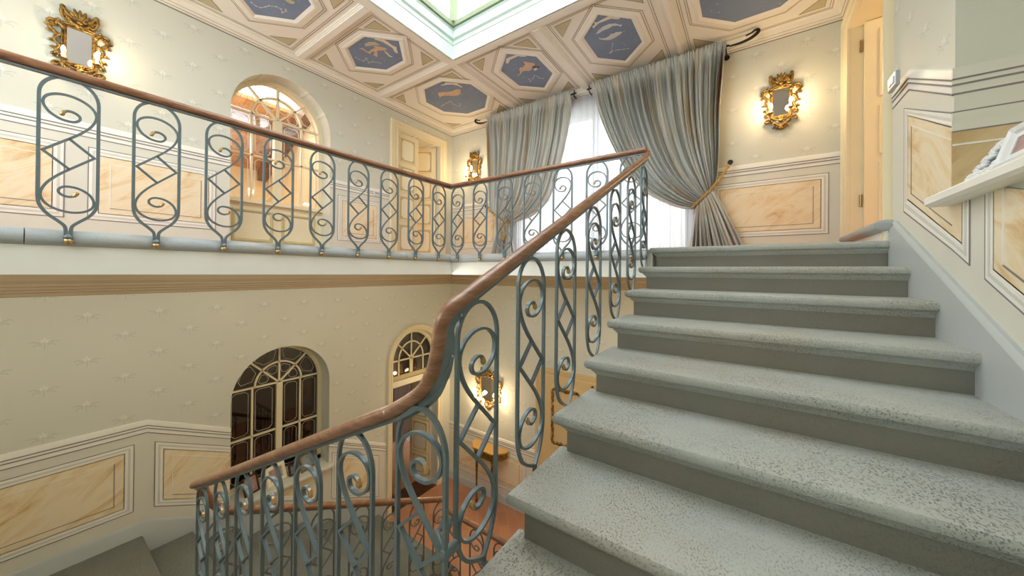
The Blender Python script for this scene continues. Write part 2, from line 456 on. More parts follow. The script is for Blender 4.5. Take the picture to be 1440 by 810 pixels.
# ------------------------------------------------------------------ dado builder
T_RAIL, T_PO, T_PI, T_LT, T_LB, T_PB, T_PBO = 1.045, .845, .793, .727, .348, .304, .245
def dado(name, W, s0, s1, ref, panels, breaks=(), skirt='mould', t_skirt=.131, d=.012, holes=()):
    d = .004
    """wainscot on wall frame W from s0 to s1 over a floor line ref(s); panels = [(s0, s1)] outer"""
    st = sorted({s0, s1, *[b for b in breaks if s0 < b < s1]})
    mb = MB()
    mb.rings([[W(s, ref(s) - .02, 0), W(s, ref(s) + T_RAIL - .02, 0), W(s, ref(s) + T_RAIL - .02, d), W(s, ref(s) - .02, d)] for s in st])
    root = struct(name, mb, 'dado', angle=None)
    # chair rail
    pr = [(0, -.115), (d + .001, -.114), (d + .0015, -.075), (d + .003, -.073), (d + .003, -.05), (d + .005, -.048), (d + .006, -.008), (d + .004, -.001), (d + .001, 0), (0, 0)]
    mb = MB(); mb.sweep(pr, st, lambda s, a, b: W(s, ref(s) + T_RAIL + b, a)); obj('chair_rail', mb, 'mould', root, 30)
    mb = MB()
    for dz, dd in ((-.052, d + .0045), (-.077, d + .0035), (-.117, d + .0005)):
        mb.sweep([(d, dz - .004), (dd + .002, dz - .004), (dd + .002, dz + .004), (d, dz + .004)], st, lambda s, a, b: W(s, ref(s) + T_RAIL + b, a))
    obj('painted_rail_line', mb, 'line', root, None)
    # skirting
    pr = [(0, -.25 if skirt == 'skirt' else -.02), (d + .014, -.25 if skirt == 'skirt' else -.02), (d + .014, t_skirt - .02), (d + .006, t_skirt - .006), (d + .003, t_skirt), (0, t_skirt)]
    if skirt: mb = MB(); mb.sweep(pr, st, lambda s, a, b: W(s, ref(s) + b, a)); obj('skirting', mb, skirt, root, 30)
    for pn in panels:
        a, b = pn[:2]; cut = pn[2] if len(pn) > 2 else None
        sl = (ref(b) - ref(a)) / (b - a); k = math.sqrt(1 + sl * sl)
        def ring(o, dep, a=a, b=b, cut=cut):
            lo_, hi_ = (a if cut == 'lo' else a + o), (b if cut == 'hi' else b - o)
            q = [(lo_, T_PBO + o * k), (hi_, T_PBO + o * k), (hi_, T_PO - o * k), (lo_, T_PO - o * k)]
            if cut == 'hi': q = [q[2], q[3], q[0], q[1]]
            return [W(s, ref(s) + t, dep) for s, t in q]
        mb = MB()
        mb.rings([ring(o, dd) for o, dd in ((0, d), (.002, d + .003), (.012, d + .004), (.02, d + .002), (.034, d + .0025), (.044, d + .005), (.052, d + .003), (.053, d))], False, cut is None)
        obj('panel_moulding', mb, 'mould', root, 30)
        mb = MB(); mb.rings([ring(.019, d + .0015), ring(.019, d + .004), ring(.034, d + .0042), ring(.034, d + .0015)], False, cut is None); obj('painted_grey_band', mb, 'band', root, None)
        mb = MB()
        for o in (-.005, .053): mb.rings([ring(o, d + .0005), ring(o, d + .003), ring(o + .005, d + .003), ring(o + .005, d + .0005)], False, cut is None)
        obj('painted_panel_line', mb, 'line', root, None)
        mb = MB(); mb.rings([ring(.05, d - .002), ring(.05, d + .003)]); mp = obj('marble_panel', mb, 'marble', root, None)
        # fine painted fillet inside the marble: light on two sides, dark on the other two
        i = .117; e = .005
        def seg(p, q, mat):
            mbx = MB(); (sa, ta), (sb, tb) = p, q
            if abs(sa - sb) < 1e-6: c = [(sa, ta), (sa + e, ta), (sa + e, tb), (sa, tb)]
            else: c = [(sa, ta), (sb, tb), (sb, tb + e), (sa, ta + e)]
            mbx.rings([[W(s, ref(s) + t, dd) for s, t in c] for dd in (d + .002, d + .005)])
            obj('painted_fillet', mbx, mat, mp, None)
        if b - a > .3:
            ia = 0 if cut == 'lo' else i; ib = 0 if cut == 'hi' else i; seg((a + ia, T_LT), (b - ib, T_LT), 'mould'); seg((a + ia, T_LB), (b - ib, T_LB), 'line')
            cut == 'lo' or seg((a + i, T_LB), (a + i, T_LT), 'mould'); cut == 'hi' or seg((b - i, T_LB), (b - i, T_LT), 'line')
    return root
REFU = lambda s: .17
dado('trim_1', WL, YF, UW[0], REFU, [(YF + .05, .21), (.337, 1.17)])
dado('trim_2', WL, UW[1], 3.24, REFU, [(2.46, 3.10)])
dado('trim_3', WB, XL, -3.2, REFU, [(XL + .12, -3.72 + .25)])
dado('trim_4', WB, -.5, XR, REFU, [(-.36, .62)])
def refL(s):
    if s < .70: return AB
    return max(FL, AB - .4868 * (s - .70))
dado('trim_5', WL, YF, LW[0], refL, [(YF + .05, .617), (.755, LW[0], 'hi')], (.70,), 'skirt')
dado('trim_6', WL, LW[1], 3.245, refL, [(2.42, 3.12)], (), 'skirt')
REF0 = lambda s: FL
dado('trim_7', WB, XL, -2.72, REF0, [(XL + .12, -2.9)], (), 'skirt')
dado('trim_8', WB, -.9, XR, REF0, [(-.8, .6)], (), 'skirt')
def refR(s):
    if s > 2.891: return .132
    return .132 - .4868 * (2.891 - s)

# right wall: flat dado by the door, sloping along the flight, cut by the deep niche
dado('trim_9', WR, NI[1], 3.165, refR, [(NI[1], 2.955, 'lo')], (2.891,), None)
# ------------------------------------------------------------------ floors, slabs
mb = MB()
mb.box(XL - TW, XG - .05, YF, YB + TW, -.035, Z1 - .02)
mb.box(XG - .05, XS + .02, 3.13, YB + TW, -.035, Z1 - .02); mb.box(XS + .02, XR + .55, 3.22, YB + TW, -.035, Z1 - .02)
struct('floor_gallery', mb, 'white', angle=None)
# rounded stone edge along the gallery
edge = [(-.10, Z1), (.0, Z1), (.022, Z1 - .008), (.036, Z1 - .028), (.040, Z1 - .05), (.034, Z1 - .072), (.018, Z1 - .088), (0, Z1 - .092), (-.10, Z1 - .092)]
ek = lambda p: (p[0], p[1] - .012)
mb = MB()
cuts = [YF, .02, 1.48, 2.4, 3.09]
def edge_piece(parent, a, b, back):
    mbx = MB()
    if not back: mbx.sweep([ek(p) for p in edge], [a + .002, b - .002], lambda s, o, z: (XG - .045 + o, s, z))
    else: mbx.sweep([ek(p) for p in edge], [a + .002, b - .002], lambda s, o, z: (s, 3.10 - o, z))
    return obj('stone_edge_block', mbx, 'bull', parent, 40)
mb.box(XG - .06, XG - .03, YF, 3.12, -.035, Z1 - .095); mb.box(XG - .06, XS - .02, 3.10, 3.13, -.035, Z1 - .095)
fasc = struct('trim_10', mb, 'white', angle=None)
for a, b in zip(cuts[:-1], cuts[1:]): edge_piece(fasc, a, b, False)
xc = [XG - .045, -2.2, -1.4, XS - .02]
for a, b in zip(xc[:-1], xc[1:]): edge_piece(fasc, a, b, True)
mb = MB(); mb.box(XL, XG - .10, YF, YB, Z1 - .02, Z1 - .012); mb.box(XG - .1, XR, 3.2, YB, Z1 - .02, Z1 - .012); struct('floor_gallery_tiles', mb, 'terra', angle=None)
# lower floor
mb = MB(); mb.box(XL - 4.6, XR + .6, YF - .3, YB + TW, FL - .2, FL); struct('floor', mb, 'terra', angle=None)
# lower cornice under the gallery
pr = [(0, -.035), (.075, -.035), (.075, -.10), (.06, -.125), (.06, -.145), (.045, -.15), (.045, -.17), (.03, -.176), (.03, -.192), (.015, -.198), (.012, -.222), (0, -.226)]
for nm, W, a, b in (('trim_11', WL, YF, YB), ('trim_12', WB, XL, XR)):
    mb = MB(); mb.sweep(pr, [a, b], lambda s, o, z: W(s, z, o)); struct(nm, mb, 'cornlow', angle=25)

# ------------------------------------------------------------------ ceiling
SX0, SX1, SY0, SY1 = -2.985, -.74, .70, 2.995
mb = MB(); z0, z1 = ZC, ZC + .16
for a in ((XL - TW, SX0, YF - .3, YB + TW), (SX1, XR + .6, YF - .3, YB + TW), (SX0, SX1, YF - .3, SY0), (SX0, SX1, SY1, YB + TW)):
    mb.box(a[0], a[1], a[2], a[3], z0, z1)
ceil = struct('ceiling', mb, 'ceil', angle=None)
BD = .03
NBM = [0]
def beam(x0, x1, y0, y1):
    mbx = MB(); b = .012; NBM[0] += 1; e = .0007 * NBM[0]
    rs = []
    for z, i in ((ZC + .001, 0), (ZC - .010, 0), (ZC - .012, b), (ZC - .020, b), (ZC - .022 - e, 2 * b), (ZC - BD - e, 2 * b + .004)):
        rs.append([(x0 + i, y0 + i, z), (x1 - i, y0 + i, z), (x1 - i, y1 - i, z), (x0 + i, y1 - i, z)])
    mbx.rings(rs); return obj('ceiling_beam', mbx, 'ceilb', ceil, 25)
beam(SX0 - .145, SX0 - .004, YF, YB - .04); beam(SX1 + .004, SX1 + .10, YF, YB - .04)
beam(XL + .05, XR - .04, SY1 + .004, SY1 + .128)
beam(-1.958, -1.825, SY1 + .1, YB - .04); beam(XL + .05, SX0 - .1, 1.875, 1.995); beam(XL + .05, SX0 - .1, .75, .87)
def flat_ring(mbx, outer, inner, z0, z1):
    n = len(outer); mbx.rings([[(*p, z0) for p in outer], [(*p, z1) for p in outer], [(*p, z1) for p in inner], [(*p, z0) for p in inner]], False)
def scale_poly(poly, c, k): return [(c[0] + (x - c[0]) * k, c[1] + (y - c[1]) * k) for x, y in poly]
def off_poly(poly, o):
    n = len(poly); out = []
    ar = sum(poly[i][0] * poly[(i + 1) % n][1] - poly[(i + 1) % n][0] * poly[i][1] for i in range(n))
    sg = 1 if ar > 0 else -1
    for i in range(n):
        p0, p1, p2 = Vector(poly[i - 1]), Vector(poly[i]), Vector(poly[(i + 1) % n])
        a = (p1 - p0).normalized(); b = (p2 - p1).normalized()
        na, nb = Vector((a.y, -a.x)) * sg, Vector((b.y, -b.x)) * sg
        m = (na + nb).normalized(); out.append(tuple(p1 + m * (o / max(.3, m.dot(na)))))
    return out
def octa(cx, cy, hx, hy, c):
    return [(cx - hx + c, cy - hy), (cx + hx - c, cy - hy), (cx + hx, cy - hy + c), (cx + hx, cy + hy - c), (cx + hx - c, cy + hy), (cx - hx + c, cy + hy), (cx - hx, cy + hy - c), (cx - hx, cy - hy + c)]
def hexy(cx, cy, hx, hy, s): return [(cx, cy - hy), (cx + hx, cy - s), (cx + hx, cy + s), (cx, cy + hy), (cx - hx, cy + s), (cx - hx, cy - s)]
def hexx(cx, cy, hx, hy, s): return [(cx - s, cy - hy), (cx + s, cy - hy), (cx + hx, cy), (cx + s, cy + hy), (cx - s, cy + hy), (cx - hx, cy)]
def coffer(x0, x1, y0, y1, poly):
    z = ZC
    rect = [(x0, y0), (x1, y0), (x1, y1), (x0, y1)]
    mbx = MB()
    for o, w in ((-.035, .005), (-.055, .004)): flat_ring(mbx, off_poly(rect, o), off_poly(rect, o - w), z + .001, z - .002)
    for o, w in ((.125, .004), (.105, .003), (.05, .004)): flat_ring(mbx, off_poly(poly, o), off_poly(poly, o - w), z + .001, z - .0125 if o < .1 else z - .003)
    obj('painted_ceiling_line', mbx, 'lineb', ceil, None)
    mbx = MB()
    prof = [(.10, 0), (.098, -.006), (.085, -.010), (.06, -.010), (.055, -.016), (.03, -.018), (.012, -.010), (.002, -.004), (0, 0)]
    mbx.rings([[(*p, z + h) for p in off_poly(poly, o)] for o, h in prof], False)
    obj('octagon_moulding', mbx, 'ceilb', ceil, 25)
    mbx = MB(); mbx.rings([[(*p, z - .0005) for p in poly], [(*p, z - .004) for p in poly]])
    pan = obj('zodiac_panel', mbx, 'nsky', ceil, None)
    cx, cy = (x0 + x1) / 2, (y0 + y1) / 2
    s = .12; g = .10
    mbx = MB(); mbl = MB()
    for sx in (-1, 1):
        for sy in (-1, 1):
            qx = (x0 if sx < 0 else x1) - sx * g; qy = (y0 if sy < 0 else y1) - sy * g
            tri = [(qx, qy), (qx - sx * s * 1.5, qy), (qx, qy - sy * s * 1.5)]
            mbx.rings([[(*p, z - .0005) for p in tri], [(*p, z - .003) for p in tri]])
            flat_ring(mbl, off_poly(tri, .005), tri, z, z - .0035)
    obj('painted_triangle', mbx, 'tan', ceil, None); obj('painted_triangle_line', mbl, 'lineb', ceil, None)
    return pan
YC0, YC1 = 3.125, 4.54
pCorner = coffer(-4.50, -3.13, YC0, YC1, octa(-3.66, 3.75, .45, .45, .265))
pB1 = coffer(-2.965, -1.96, YC0, YC1, hexy(-2.405, 3.755, .26, .45, .21))
pB2 = coffer(-1.82, -.77, YC0, YC1, hexy(-1.28, 3.77, .255, .45, .21))
pB3 = coffer(-.64, XR - .07, YC0, YC1, octa(.03, 3.75, .45, .45, .265))
pL2 = coffer(-4.50, -3.13, 2.0, 2.995, hexx(-3.71, 2.44, .425, .255, .17))
pL3 = coffer(-4.50, -3.13, .875, 1.87, hexx(-3.73, 1.36, .425, .26, .18))
coffer(-4.50, -3.13, -.25, .745, hexx(-3.73, .25, .425, .26, .18))
# painted zodiac figures (flat paint on the panels, a few mm of build-up)
def stroke(pts, ws):
    up, dn = [], []
    for i, p in enumerate(pts):
        a = Vector(pts[max(0, i - 1)]); b = Vector(pts[min(len(pts) - 1, i + 1)]); t = (b - a).normalized(); n = Vector((-t.y, t.x))
        up.append(tuple(Vector(p) + n * ws[i])); dn.append(tuple(Vector(p) - n * ws[i]))
    return up + dn[::-1]
def constellation(parent, cx, cy, pts, sc=1):
    P = [(cx + x * sc, cy + y * sc) for x, y in pts]
    mbx = MB()
    for a, b in zip(P[:-1], P[1:]): mbx.rings([[(*p, zz) for p in stroke([a, b], [.0018, .0018])] for zz in (ZC - .0035, ZC - .0055)])
    for p in P: mbx.rings([[(p[0] + .007 * math.cos(k * PI / 3), p[1] + .007 * math.sin(k * PI / 3), zz) for k in range(6)] for zz in (ZC - .0035, ZC - .006)])
    obj('painted_constellation', mbx, 'banner', parent, None)
FIG = [
    (pB2, 'fish', 'painted_fish', [(-1.4, 3.567), (-1.358, 3.53), (-1.302, 3.504), (-1.233, 3.501), (-1.176, 3.53), (-1.145, 3.579), (-1.122, 3.576), (-1.142, 3.606), (-1.167, 3.568), (-1.212, 3.546), (-1.254, 3.561), (-1.307, 3.558), (-1.339, 3.562), (-1.368, 3.575)]),
    (pB2, 'fish', 'painted_fish', [(-1.387, 3.637), (-1.388, 3.663), (-1.338, 3.69), (-1.278, 3.676), (-1.279, 3.655), (-1.238, 3.67), (-1.212, 3.661), (-1.154, 3.694), (-1.185, 3.719), (-1.245, 3.739), (-1.31, 3.744), (-1.362, 3.711), (-1.401, 3.664)]),
    (pB2, 'banner', 'painted_banner', [(-1.395, 3.435), (-1.361, 3.427), (-1.352, 3.39), (-1.327, 3.407), (-1.188, 3.389), (-1.171, 3.424), (-1.118, 3.46), (-1.116, 3.49), (-1.156, 3.469), (-1.189, 3.435), (-1.312, 3.429), (-1.35, 3.447), (-1.395, 3.473), (-1.39, 3.451)]),
    (pB1, 'pink', 'painted_crouching_figure', [(-2.318, 3.537), (-2.295, 3.566), (-2.266, 3.599), (-2.226, 3.641), (-2.241, 3.68), (-2.28, 3.676), (-2.321, 3.743), (-2.374, 3.745), (-2.392, 3.718), (-2.445, 3.705), (-2.475, 3.731), (-2.515, 3.751), (-2.564, 3.75), (-2.507, 3.733), (-2.476, 3.7), (-2.451, 3.641), (-2.415, 3.621), (-2.391, 3.637), (-2.335, 3.602), (-2.328, 3.579)]),
    (pB1, 'beam', 'painted_jar', [(-2.283, 3.695), (-2.244, 3.7), (-2.212, 3.729), (-2.203, 3.742), (-2.236, 3.763), (-2.26, 3.74), (-2.287, 3.729)]),
    (pB1, 'fish', 'painted_water', [(-2.287, 3.729), (-2.248, 3.734), (-2.254, 3.773), (-2.304, 3.785), (-2.306, 3.753)]),
    (pB1, 'banner', 'painted_banner', [(-2.516, 3.439), (-2.46, 3.373), (-2.296, 3.378), (-2.277, 3.41), (-2.226, 3.445), (-2.238, 3.476), (-2.295, 3.438), (-2.311, 3.413), (-2.441, 3.419), (-2.486, 3.458), (-2.508, 3.458)]),
    (pCorner, 'pink', 'painted_horn', [(-3.752, 3.472), (-3.697, 3.482), (-3.621, 3.533), (-3.537, 3.555), (-3.469, 3.549), (-3.42, 3.573), (-3.432, 3.607), (-3.494, 3.662), (-3.557, 3.683), (-3.619, 3.66), (-3.691, 3.602), (-3.737, 3.572), (-3.786, 3.566), (-3.852, 3.587), (-3.805, 3.553), (-3.793, 3.516)]),
    (pCorner, 'banner', 'painted_banner', [(-3.555, 3.342), (-3.517, 3.359), (-3.464, 3.339), (-3.388, 3.403), (-3.34, 3.446), (-3.351, 3.479), (-3.346, 3.547), (-3.37, 3.551), (-3.371, 3.489), (-3.391, 3.468), (-3.413, 3.429), (-3.486, 3.38), (-3.525, 3.378), (-3.567, 3.358)]),
    (pL2, 'pink', 'painted_running_figure', [(-3.771, 2.255), (-3.732, 2.281), (-3.742, 2.324), (-3.738, 2.358), (-3.657, 2.35), (-3.61, 2.364), (-3.6, 2.328), (-3.567, 2.35), (-3.53, 2.399), (-3.51, 2.431), (-3.517, 2.451), (-3.564, 2.438), (-3.613, 2.411), (-3.645, 2.402), (-3.706, 2.458), (-3.747, 2.47), (-3.742, 2.421), (-3.667, 2.394), (-3.71, 2.377), (-3.756, 2.385), (-3.761, 2.343), (-3.756, 2.296)]),
    (pL2, 'banner', 'painted_bow', [(-3.559, 2.435), (-3.567, 2.487), (-3.589, 2.55), (-3.573, 2.574), (-3.597, 2.571), (-3.61, 2.549), (-3.588, 2.486)]),
    (pL2, 'tan', 'painted_cloak', [(-3.625, 2.233), (-3.63, 2.253), (-3.576, 2.255), (-3.517, 2.295), (-3.516, 2.36), (-3.542, 2.348), (-3.571, 2.323), (-3.639, 2.295), (-3.677, 2.276)]),
    (pL2, 'banner', 'painted_banner', [(-3.484, 2.259), (-3.441, 2.266), (-3.419, 2.309), (-3.39, 2.317), (-3.405, 2.447), (-3.392, 2.492), (-3.412, 2.503), (-3.469, 2.566), (-3.481, 2.551), (-3.476, 2.523), (-3.445, 2.481), (-3.438, 2.449), (-3.441, 2.346), (-3.45, 2.322)]),
    (pL3, 'tan', 'painted_claw', [(-3.695, 1.448), (-3.7, 1.469), (-3.7, 1.498), (-3.681, 1.514), (-3.657, 1.519), (-3.643, 1.508), (-3.649, 1.491), (-3.644, 1.475), (-3.656, 1.451)]),
]
for p_, m_, n_, pts_ in FIG:
    mbx = MB(); mbx.rings([[(x, y, zz) for x, y in pts_] for zz in (ZC - .0035, ZC - .0065)]); obj(n_, mbx, m_, p_, None)
CON = [
    (pB2, [(-1.305, 3.825), (-1.365, 3.965), (-1.388, 3.972), (-1.364, 3.95), (-1.286, 3.964), (-1.23, 3.994), (-1.179, 4.013)]),
    (pB1, [(-2.465, 3.897), (-2.486, 3.967), (-2.41, 3.918), (-2.363, 3.869), (-2.339, 3.917), (-2.335, 3.969), (-2.3, 4.0)]),
    (pCorner, [(-4.007, 3.788), (-3.949, 3.766), (-3.821, 3.752), (-3.77, 3.746), (-3.814, 3.836), (-3.773, 3.945), (-3.707, 3.887)]),
    (pL2, [(-3.961, 2.326), (-3.968, 2.375), (-3.953, 2.426), (-3.871, 2.413), (-3.932, 2.482), (-3.87, 2.497), (-3.813, 2.57)]),
    (pL3, [(-4.001, 1.277), (-4.015, 1.321), (-4.004, 1.354), (-3.951, 1.377), (-3.908, 1.39), (-3.859, 1.437), (-3.853, 1.478), (-3.896, 1.504), (-3.838, 1.518), (-3.821, 1.504)]),
]
for p_, pts_ in CON: constellation(p_, 0, 0, pts_)
# cornice round the room
pr = [(0, 2.505), (.014, 2.505), (.016, 2.52), (.03, 2.524), (.033, 2.54), (.045, 2.548), (.055, 2.57), (.06, 2.585), (.085, 2.588), (.09, 2.601), (0, 2.601)]
for nm, W, a, b in (('trim_13', WL, YF, YB), ('trim_14', WB, XL, XR), ('trim_15', WR, YF, YB)):
    mb = MB(); mb.sweep(pr, [a, b], lambda s, o, z: W(s, z, o)); rt = struct(nm, mb, 'corn', angle=25)
    mb = MB()
    for o, z in ((.017, 2.518), (.034, 2.5405), (.056, 2.586)): mb.sweep([(0, z), (o + .003, z), (o + .003, z + .005), (0, z + .005)], [a, b], lambda s, oo, zz: W(s, zz, oo))
    obj('painted_cornice_line', mb, 'lineb', rt, None)
    mb = MB(); mb.sweep([(0, 2.496), (.004, 2.496), (.004, 2.506), (0, 2.506)], [a, b], lambda s, oo, zz: W(s, zz, oo)); obj('painted_shadow_line', mb, 'line', rt, None)
# skylight shaft and lantern
def shaft(prof, name, mat, parent=None):
    mbx = MB(); mbx.rings([[(SX0 + o, SY0 + o, z), (SX1 - o, SY0 + o, z), (SX1 - o, SY1 - o, z), (SX0 + o, SY1 - o, z)] for o, z in prof], False)
    return struct(name, mbx, mat, parent, angle=25) if parent is None else obj(name, mbx, mat, parent, 25)
sh = shaft([(-.004, ZC + .2), (-.004, ZC - .034), (.004, ZC - .034), (.004, ZC + .13), (.012, ZC + .135), (.014, ZC + .15), (.004, ZC + .155), (.004, ZC + .185), (.014, ZC + .19), (.03, ZC + .20), (.034, ZC + .225), (.012, ZC + .25), (.010, ZC + .31), (.022, ZC + .315), (.022, ZC + .33), (-.004, ZC + .334), (-.004, ZC + .2)], 'trim_16', 'mint')
zl0, zl1 = ZC + .33, ZC + .95
mb = MB()
for z0_, z1_ in ((zl0, zl0 + .055), (zl1 - .05, zl1)):
    mb.rings([[(SX0 + o, SY0 + o, z), (SX1 - o, SY0 + o, z), (SX1 - o, SY1 - o, z), (SX0 + o, SY1 - o, z)] for o, z in ((-.02, z0_), (.048, z0_), (.048, z1_), (-.02, z1_), (-.02, z0_))], False)
for i in range(4):
    x = SX0 + .005 + (SX1 - SX0 - .064) * i / 3; y2 = SY0 + .005 + (SY1 - SY0 - .05) * i / 3
    for y in (SY0 - .004, SY1 - .066): mb.box(x - .008, x + .062, y, y + .07, zl0 + .052, zl1 - .048)
    if 0 < i < 3:
        for xx in (SX0 - .003, SX1 - .067): mb.box(xx, xx + .07, y2, y2 + .055, zl0 + .052, zl1 - .048)
        mb.box(x, x + .035, SY0 + .02, SY1 - .02, zl1 - .045, zl1 - .005)
lan = struct('window_1', mb, 'sage', angle=None)
mb = MB()
mb.box(SX0 + .02, SX0 + .026, SY0, SY1, zl0 + .04, zl1 - .04); mb.box(SX1 - .026, SX1 - .02, SY0, SY1, zl0 + .04, zl1 - .04)
mb.box(SX0, SX1, SY0 + .02, SY0 + .026, zl0 + .04, zl1 - .04); mb.box(SX0, SX1, SY1 - .026, SY1 - .02, zl0 + .04, zl1 - .04)
mb.box(SX0, SX1, SY0, SY1, zl1, zl1 + .006)
obj('glass', mb, 'glass', lan, None)

# ------------------------------------------------------------------ stairs
def tread_mesh(cx0, cx1, nose, depth, ztop, mp, side=(1, 0)):
    """mp(along, run, z): nosing on the front and on the open end(s)"""
    mbx = MB()
    lv = [(0, .016), (-.004, .006), (-.014, .0005), (-.026, .0), (-.038, .004), (-.047, .014), (-.050, .026), (-.056, .030), (-.060, .031), (-.066, .040), (-.078, .047)]
    rs = []
    for dz, o in lv:
        a0 = cx0 + o * side[0]; a1 = cx1 - o * side[1]
        rs.append([mp(a0, nose - o, ztop + dz), mp(a1, nose - o, ztop + dz), mp(a1, nose - depth, ztop + dz), mp(a0, nose - depth, ztop + dz)])
    mbx.rings(rs); return mbx
def flight(name, label, n, nose_fn, z_fn, a0, a1, mp, side, rise, depth, first=0):
    b = mp(a0, nose_fn(n), z_fn(n))
    root = empty(name, (b[0], b[1], z_fn(n) - rise), label, 'staircase')
    for i in range(first, n):
        st = obj('step', tread_mesh(a0, a1, nose_fn(i), depth, z_fn(i), mp, side), 'step', root, 28)
        mbx = MB(); q0 = a0 + .05 * side[0]; q1 = a1 - .05 * side[1]
        mbx.rings([[mp(q0, nose_fn(i) - .05, z), mp(q1, nose_fn(i) - .05, z), mp(q1, nose_fn(i) - depth, z), mp(q0, nose_fn(i) - depth, z)] for z in (z_fn(i) - rise - .012, z_fn(i) - .078)])
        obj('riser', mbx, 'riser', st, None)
    return root
# flight under the camera: climbs along +y to the gallery. run coordinate = -y so that the nose is the largest value
mpC = lambda a, r, z: (a, -r, z)
stC = flight('stone_staircase', 'grey stone flight climbing beside the right wall to the gallery, worn nosings', 8, lambda i: -(3.1 - G * i), lambda i: Z1 - R * i, XS, XR - .016, mpC, (1, 0), R, G + .08)
mb = MB()
mb.prism([(y, z) for y, z in [(3.45, Z1 - .09), (3.45, -.04), (3.2, -.12), (.70, BC - .25), (.62, BC - .06)]], lambda a, b, d: (d, a, b), XS + .06, XR - .02)
obj('soffit', mb, 'white', stC, None)
mb = MB(); mb.rings([[(XS - .02, YF, z), (XR - .016, YF, z), (XR - .016, .70, z), (XS - .02, .70, z)] for z in (BC - .22, BC)]); struct('floor_landing', mb, 'step', angle=None)
# middle flight, down to the left
GB, RB = .332, (BC - AB) / 8
def flightB():
    root = empty('stone_staircase', (-1.9, -.2, AB), 'grey stone middle flight running down leftwards between the two quarter landings', 'staircase')
    for i in range(1, 8):
        nose = -.723 - GB * i; zt = BC - RB * i
        mbx = MB()
        lv = [(0, .016), (-.004, .006), (-.014, .0005), (-.026, .0), (-.038, .004), (-.047, .014), (-.050, .026), (-.066, .040), (-.078, .047)]
        mbx.rings([[(nose - 0 + o - .0, YF + .01, zt + dz), (nose + GB + .06, YF + .01, zt + dz), (nose + GB + .06, .60 - o, zt + dz), (nose + o, .60 - o, zt + dz)] for dz, o in lv])
        st = obj('step', mbx, 'step', root, 50)
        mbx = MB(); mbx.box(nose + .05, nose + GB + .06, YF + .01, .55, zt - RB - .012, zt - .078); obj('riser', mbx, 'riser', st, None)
    mbx = MB(); mbx.prism([(-.72, BC - .2), (-.72, BC - .4), (-3.05, AB - .25), (-3.05, AB - .06)], lambda a, b, d: (a, d, b), YF + .01, .54); obj('soffit', mbx, 'white', root, None)
flightB()
mb = MB(); lvl = [(0, .016), (-.004, .006), (-.014, .0005), (-.026, 0), (-.038, .004), (-.05, .026), (-.078, .047), (-.2, .047)]
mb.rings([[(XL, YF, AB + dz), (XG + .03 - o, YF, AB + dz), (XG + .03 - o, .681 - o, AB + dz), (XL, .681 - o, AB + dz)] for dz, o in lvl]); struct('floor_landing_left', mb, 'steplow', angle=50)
# lower flight along the left wall, down towards the terracotta floor
def flightA():
    root = empty('stone_staircase', (-3.8, 1.9, FL), 'grey stone flight going down along the left wall to the terracotta floor', 'staircase')
    for k in range(1, 8):
        nose = .681 + G * k; zt = AB - R * k
        mbx = MB()
        lv = [(0, .016), (-.004, .006), (-.014, .0005), (-.026, .0), (-.038, .004), (-.047, .014), (-.050, .026), (-.066, .040), (-.078, .047)]
        mbx.rings([[(XL + .026, nose - o, zt + dz), (XG + .06 - o, nose - o, zt + dz), (XG + .06 - o, nose - G - .06, zt + dz), (XL + .026, nose - G - .06, zt + dz)] for dz, o in lv])
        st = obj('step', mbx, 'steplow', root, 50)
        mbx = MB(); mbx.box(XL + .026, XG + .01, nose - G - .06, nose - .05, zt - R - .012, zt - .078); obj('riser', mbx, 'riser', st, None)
    mbx = MB(); mbx.prism([(.62, AB - .205), (.62, AB - .42), (2.55, FL + .001), (2.98, FL + .001)], lambda a, b, d: (d, a, b), XL + .026, XG); obj('soffit', mbx, 'white', root, None)
flightA()
# grey stringer skirting along the right wall
mb = MB()
def strR(y0, y1):
    rs = []
    for y in (y0, 3.03, 3.06, 3.10, y1):
        t = .335 - .4868 * (3.06 - y) if y <= 3.06 else (.32 if y < y1 else .285)
        rs.append([(XR - .002, y, t - .75), (XR - .028, y, t - .75), (XR - .028, y, t - .028), (XR - .022, y, t - .02), (XR - .03, y, t - .012), (XR - .018, y, t), (XR - .002, y, t)])
    mb.rings(rs)
strR(.3, 3.138)
struct('baseboard_right', mb, 'skirt', angle=30)
